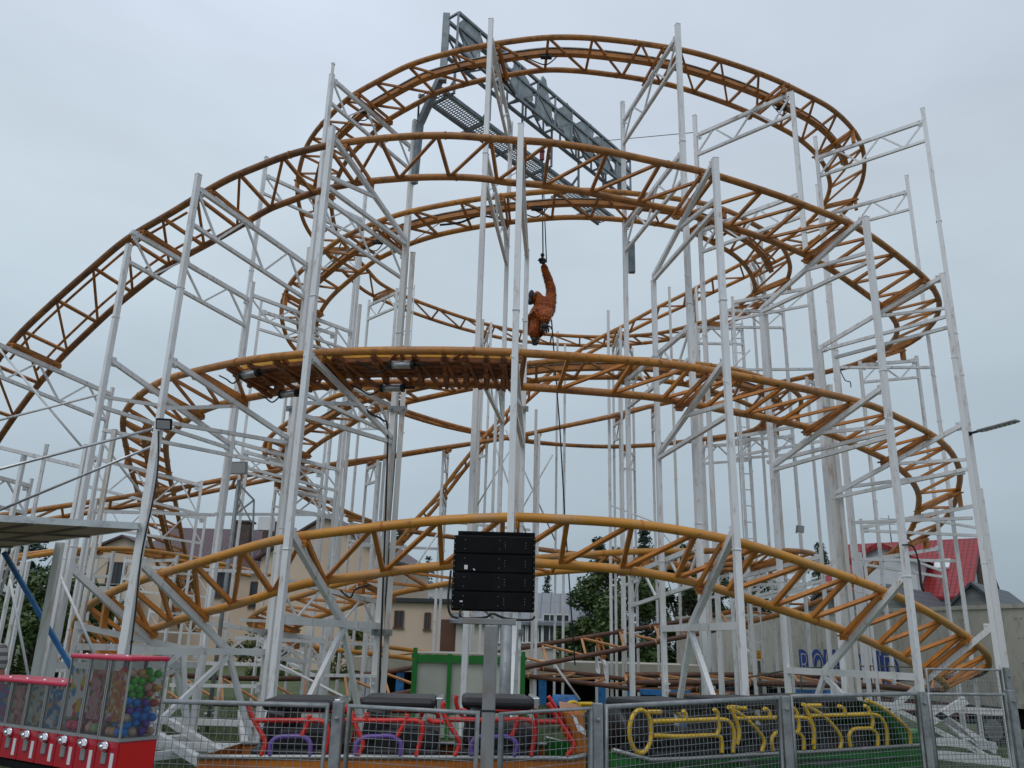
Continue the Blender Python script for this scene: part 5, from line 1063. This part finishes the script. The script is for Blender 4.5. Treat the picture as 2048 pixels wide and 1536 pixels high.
gx_ = P(712, 1100, 49).x; pk = P(665, 1052, 49).z; t2, q2, r2 = gable_house('gabled_house', 'beige gabled house with purple brown verge behind the orange bow', P(690, 1100, 49).x, 51, 8, 7.5, P(690, 1118, 49).z, P(690, 1050, 51).z, R(78), 'wall_beige', 'roof_purple', .3)
MB().tube([P(662, 1078, 46.8), P(660, 1190, 46.8)], .07, 6).build('drain_pipe', 'frame_brown', t2)
t3, q3, r3 = gable_house('balcony_house', 'beige house with round balcony and small dark eaves at far left', P(262, 1130, 50).x, 53, 6.5, 6, P(262, 1112, 50).z, P(262, 1082, 53).z, R(80), 'wall_beige', 'roof_purple', .3)
a = P(215, 1192, 48.5); MB().box(a, (3.0, 1.6, 1.0)).build('balcony', 'wall_pale', t3); MB().box(a + Z * .62, (3.1, 1.7, .06)).build('balcony_rail', 'galv', t3)
for px, py in ((229, 1158), (285, 1165)): b = P(px, py, 49.6); add_window(t3, (b.x, 49.75, b.z), 1.1, 1.9, (0, -1, 0), 'frame_brown')
lb_, xa_, xb_, zz_ = box_house('low_house', 'low flat roofed beige house with narrow dark windows and brown door', 764, 935, 1206, 44, 7, 'wall_beige', 'house', [(798, 1239, 17, 32, 'frame_brown'), (855, 1243, 11, 32, 'frame_brown'), (918, 1250, 12, 36, 'frame_brown')], 'roof_dark')
a = P(900, 1280, 43.95); MB().box((a.x, 43.96, a.z - .2), (1.0, .08, 2.4)).build('door', 'frame_brown', lb_)
box_house('white_block', 'distant white flat roofed block above the low beige house', 795, 900, 1172, 62, 8, 'wall_white', 'building', [(828, 1198, 8, 10, 'frame_white'), (845, 1198, 8, 10, 'frame_white'), (862, 1198, 8, 10, 'frame_white')], 'roof_grey')
gh_, q, r_ = gable_house('grey_roof_house', 'pale house with grey sheet roof and barred white windows in the centre', P(1075, 1250, 43).x, 47, P(1230, 1250, 43).x - P(925, 1250, 43).x, 8, P(1075, 1240, 43).z, P(1075, 1186, 47).z, R(-4), 'wall_pale', 'roof_grey', .3)
for px, w2, h2 in ((1040, .6, 1.1), (1070, .7, 1.1), (1113, 1.3, 1.6), (985, .7, 1.1)): a = P(px, 1262, 42.6); b = q(0, 0, 0); add_window(gh_, (a.x, 43 - (a.x - b.x) * .07 - .02, a.z), w2, h2, (-.07, -1, 0), 'frame_white', 3)

# ------------------------------------------------------------------ trees and shrubs
def tree(name, label, base, h, rx, kind, leafm, seed, n=3200, trunk_h=.3, cat='tree', group=None, lsize=.16, gap=.55):
    rn = random.Random(seed); b = Vector(base); t = thing(name, label, cat, base, group)
    tk = MB(); top = b + Z * h * (.95 if kind == 'cone' else .7)
    tk.tube([b - Z * .2, b + Z * h * .25, b + Z * h * .5 + Vector((rn.uniform(-.1, .1) * rx, 0, 0)), top], [.035 * h * .5, .025 * h * .5, .016 * h * .5, .02], 8)
    clumps = []
    if kind == 'cone':
        z = trunk_h * h
        while z < h * .98:
            f = 1 - z / h; r = rx * (f ** .85) + .08
            for k in range(max(5, int(11 * f + 3))):
                a = rn.uniform(0, 6.28); rr_ = r * rn.uniform(.75, 1.08); e_ = b + Vector((math.cos(a) * rr_, math.sin(a) * rr_, z - rr_ * .25))
                tk.tube([b + Z * z, e_], [.03, .01], 4, cap=False)
                for s in (.3, .5, .7, .85, 1.0): clumps.append(((b + Z * z).lerp(e_, s), .16 + .10 * rx * (1 - s * .5)))
            z += h * .045
    else:
        nl = 8 if kind != 'bush' else 10
        for k in range(nl):
            a = k * 2.4 + rn.uniform(-.4, .4); zf = rn.uniform(.35, .7); e_ = b + Vector((math.cos(a) * rx * .7, math.sin(a) * rx * .7, h * min(.95, zf + .22)))
            s_ = b + Z * h * zf * .6; tk.tube([s_, s_.lerp(e_, .5) + Z * .05 * h, e_], [.012 * h, .008 * h, .01], 5, cap=False)
        for k in range(46 if kind != 'bush' else 34):
            a = rn.uniform(0, 6.28); f = rn.random() ** .5; zf = rn.uniform(trunk_h, 1)
            prof = math.sin(min(1, (zf - trunk_h) / (1 - trunk_h) * .86 + .14) * math.pi) ** .55
            rr_ = rx * prof * f; clumps.append((b + Vector((math.cos(a) * rr_, math.sin(a) * rr_, zf * h)), rx * rn.uniform(.14, .30)))
    tk.build('trunk', 'bark', t); lf = MB(); per = max(3, n // len(clumps))
    for c, r in clumps:
        for _ in range(per):
            d = Vector((rn.gauss(0, 1), rn.gauss(0, 1), rn.gauss(0, .8))); d = d.normalized() * r * (rn.random() ** .45)
            p = c + d; s = lsize * rn.uniform(.6, 1.4); x = Vector((rn.gauss(0, 1), rn.gauss(0, 1), rn.gauss(0, .6))).normalized(); y = x.cross(Vector((rn.gauss(0, 1), rn.gauss(0, 1), 1))).normalized()
            lf.add([p - x * s * .5, p + y * s * .22, p + x * s * .6, p - y * s * .25], [(0, 1, 2, 3)])
    lf.build('crown', leafm, t); return t
def tr(name, label, px, pytop, Y, wpx, kind, leafm, seed, **kw):
    a = P(px, pytop, Y); g = gz(a.x, Y); tree(name, label, (a.x, Y, g), a.z - g, wpx / 2 * Y / F_PX, kind, leafm, seed, **kw)
tr('leafy_tree', 'broad leafy green tree right of the grey roofed house', 1235, 1118, 33, 230, 'round', 'leaf', 1, n=15000, trunk_h=.04, lsize=.2)
tr('leafy_tree', 'dark leafy tree beside the cream trailer end', 1360, 1105, 34, 200, 'round', 'leaf_dark', 2, n=14000, trunk_h=.05, lsize=.2)
tr('leafy_tree', 'dark leafy tree behind the right half of the bow track', 1470, 1120, 40, 200, 'round', 'leaf_dark', 22, n=11000, trunk_h=.05, lsize=.2)
tr('conifer', 'conifer tip just right of the trailing rope', 1196, 1076, 42, 120, 'cone', 'leaf_blue', 3, n=5000)
tr('conifer', 'tall conifer above the crest of the low bow', 1290, 1058, 44, 130, 'cone', 'leaf_blue', 4, n=5000)
tr('leafy_tree', 'round topped green tree right of the tall conifer', 1385, 1078, 42, 110, 'round', 'leaf', 5, n=4500, trunk_h=.15)
tr('conifer', 'conifer behind the post cluster left of the red roofed house', 1640, 1086, 50, 120, 'cone', 'leaf_dark', 6, n=5000)
tr('conifer', 'dark conifer right of the black cable post', 800, 1058, 60, 90, 'cone', 'leaf_blue', 7, n=4500)
tr('conifer', 'small distant conifer left of the black screen', 857, 1112, 64, 46, 'cone', 'leaf_blue', 8, n=2500)
tr('conifer', 'small dark conifer tip right of the black screen', 1095, 1150, 62, 50, 'cone', 'leaf_dark', 9, n=2500)
tr('leafy_tree', 'leafy green tree behind the leftmost white posts', 95, 1150, 27, 270, 'round', 'leaf', 10, n=14000, trunk_h=.05, lsize=.17)
tr('tall_tree', 'tall sparse tree seen between the left posts', 70, 1088, 36, 110, 'round', 'leaf_blue', 11, n=2600, trunk_h=.3, lsize=.2)
tr('leafy_tree', 'tall thin tree at the far left photo edge', 5, 1100, 34, 80, 'round', 'leaf_dark', 12, n=2800, trunk_h=.2, lsize=.2)
tr('leafy_tree', 'bushy green tree below the left end of the bow', 215, 1195, 30, 140, 'round', 'leaf', 13, n=8000, trunk_h=.05)
for i_, (px, py, wpx, lab_) in enumerate([(520, 1262, 130, 'round olive shrub left of the clustered posts'), (715, 1262, 110, 'round olive shrub behind the rusty ramp rails'), (1020, 1318, 100, 'low shrub behind the control cabinet')]):
    tr('shrub', lab_, px, py, 36, wpx, 'bush', 'leaf_ol', 20 + i_, n=3000, trunk_h=.02, cat='shrub', lsize=.14)
for i_, (px, Y) in enumerate([(-250, 60), (330, 75), (960, 80), (1500, 75), (2250, 60)]):
    tr('leafy_tree', ['distant tree off to the far left', 'distant dark tree behind the balcony house', 'distant tree behind the grey roofed house', 'distant tree behind the trailer end', 'distant tree off to the far right'][i_], px, 1165, Y, 170, 'round', 'leaf_dark', 30 + i_, n=3000, trunk_h=.05, lsize=.3)
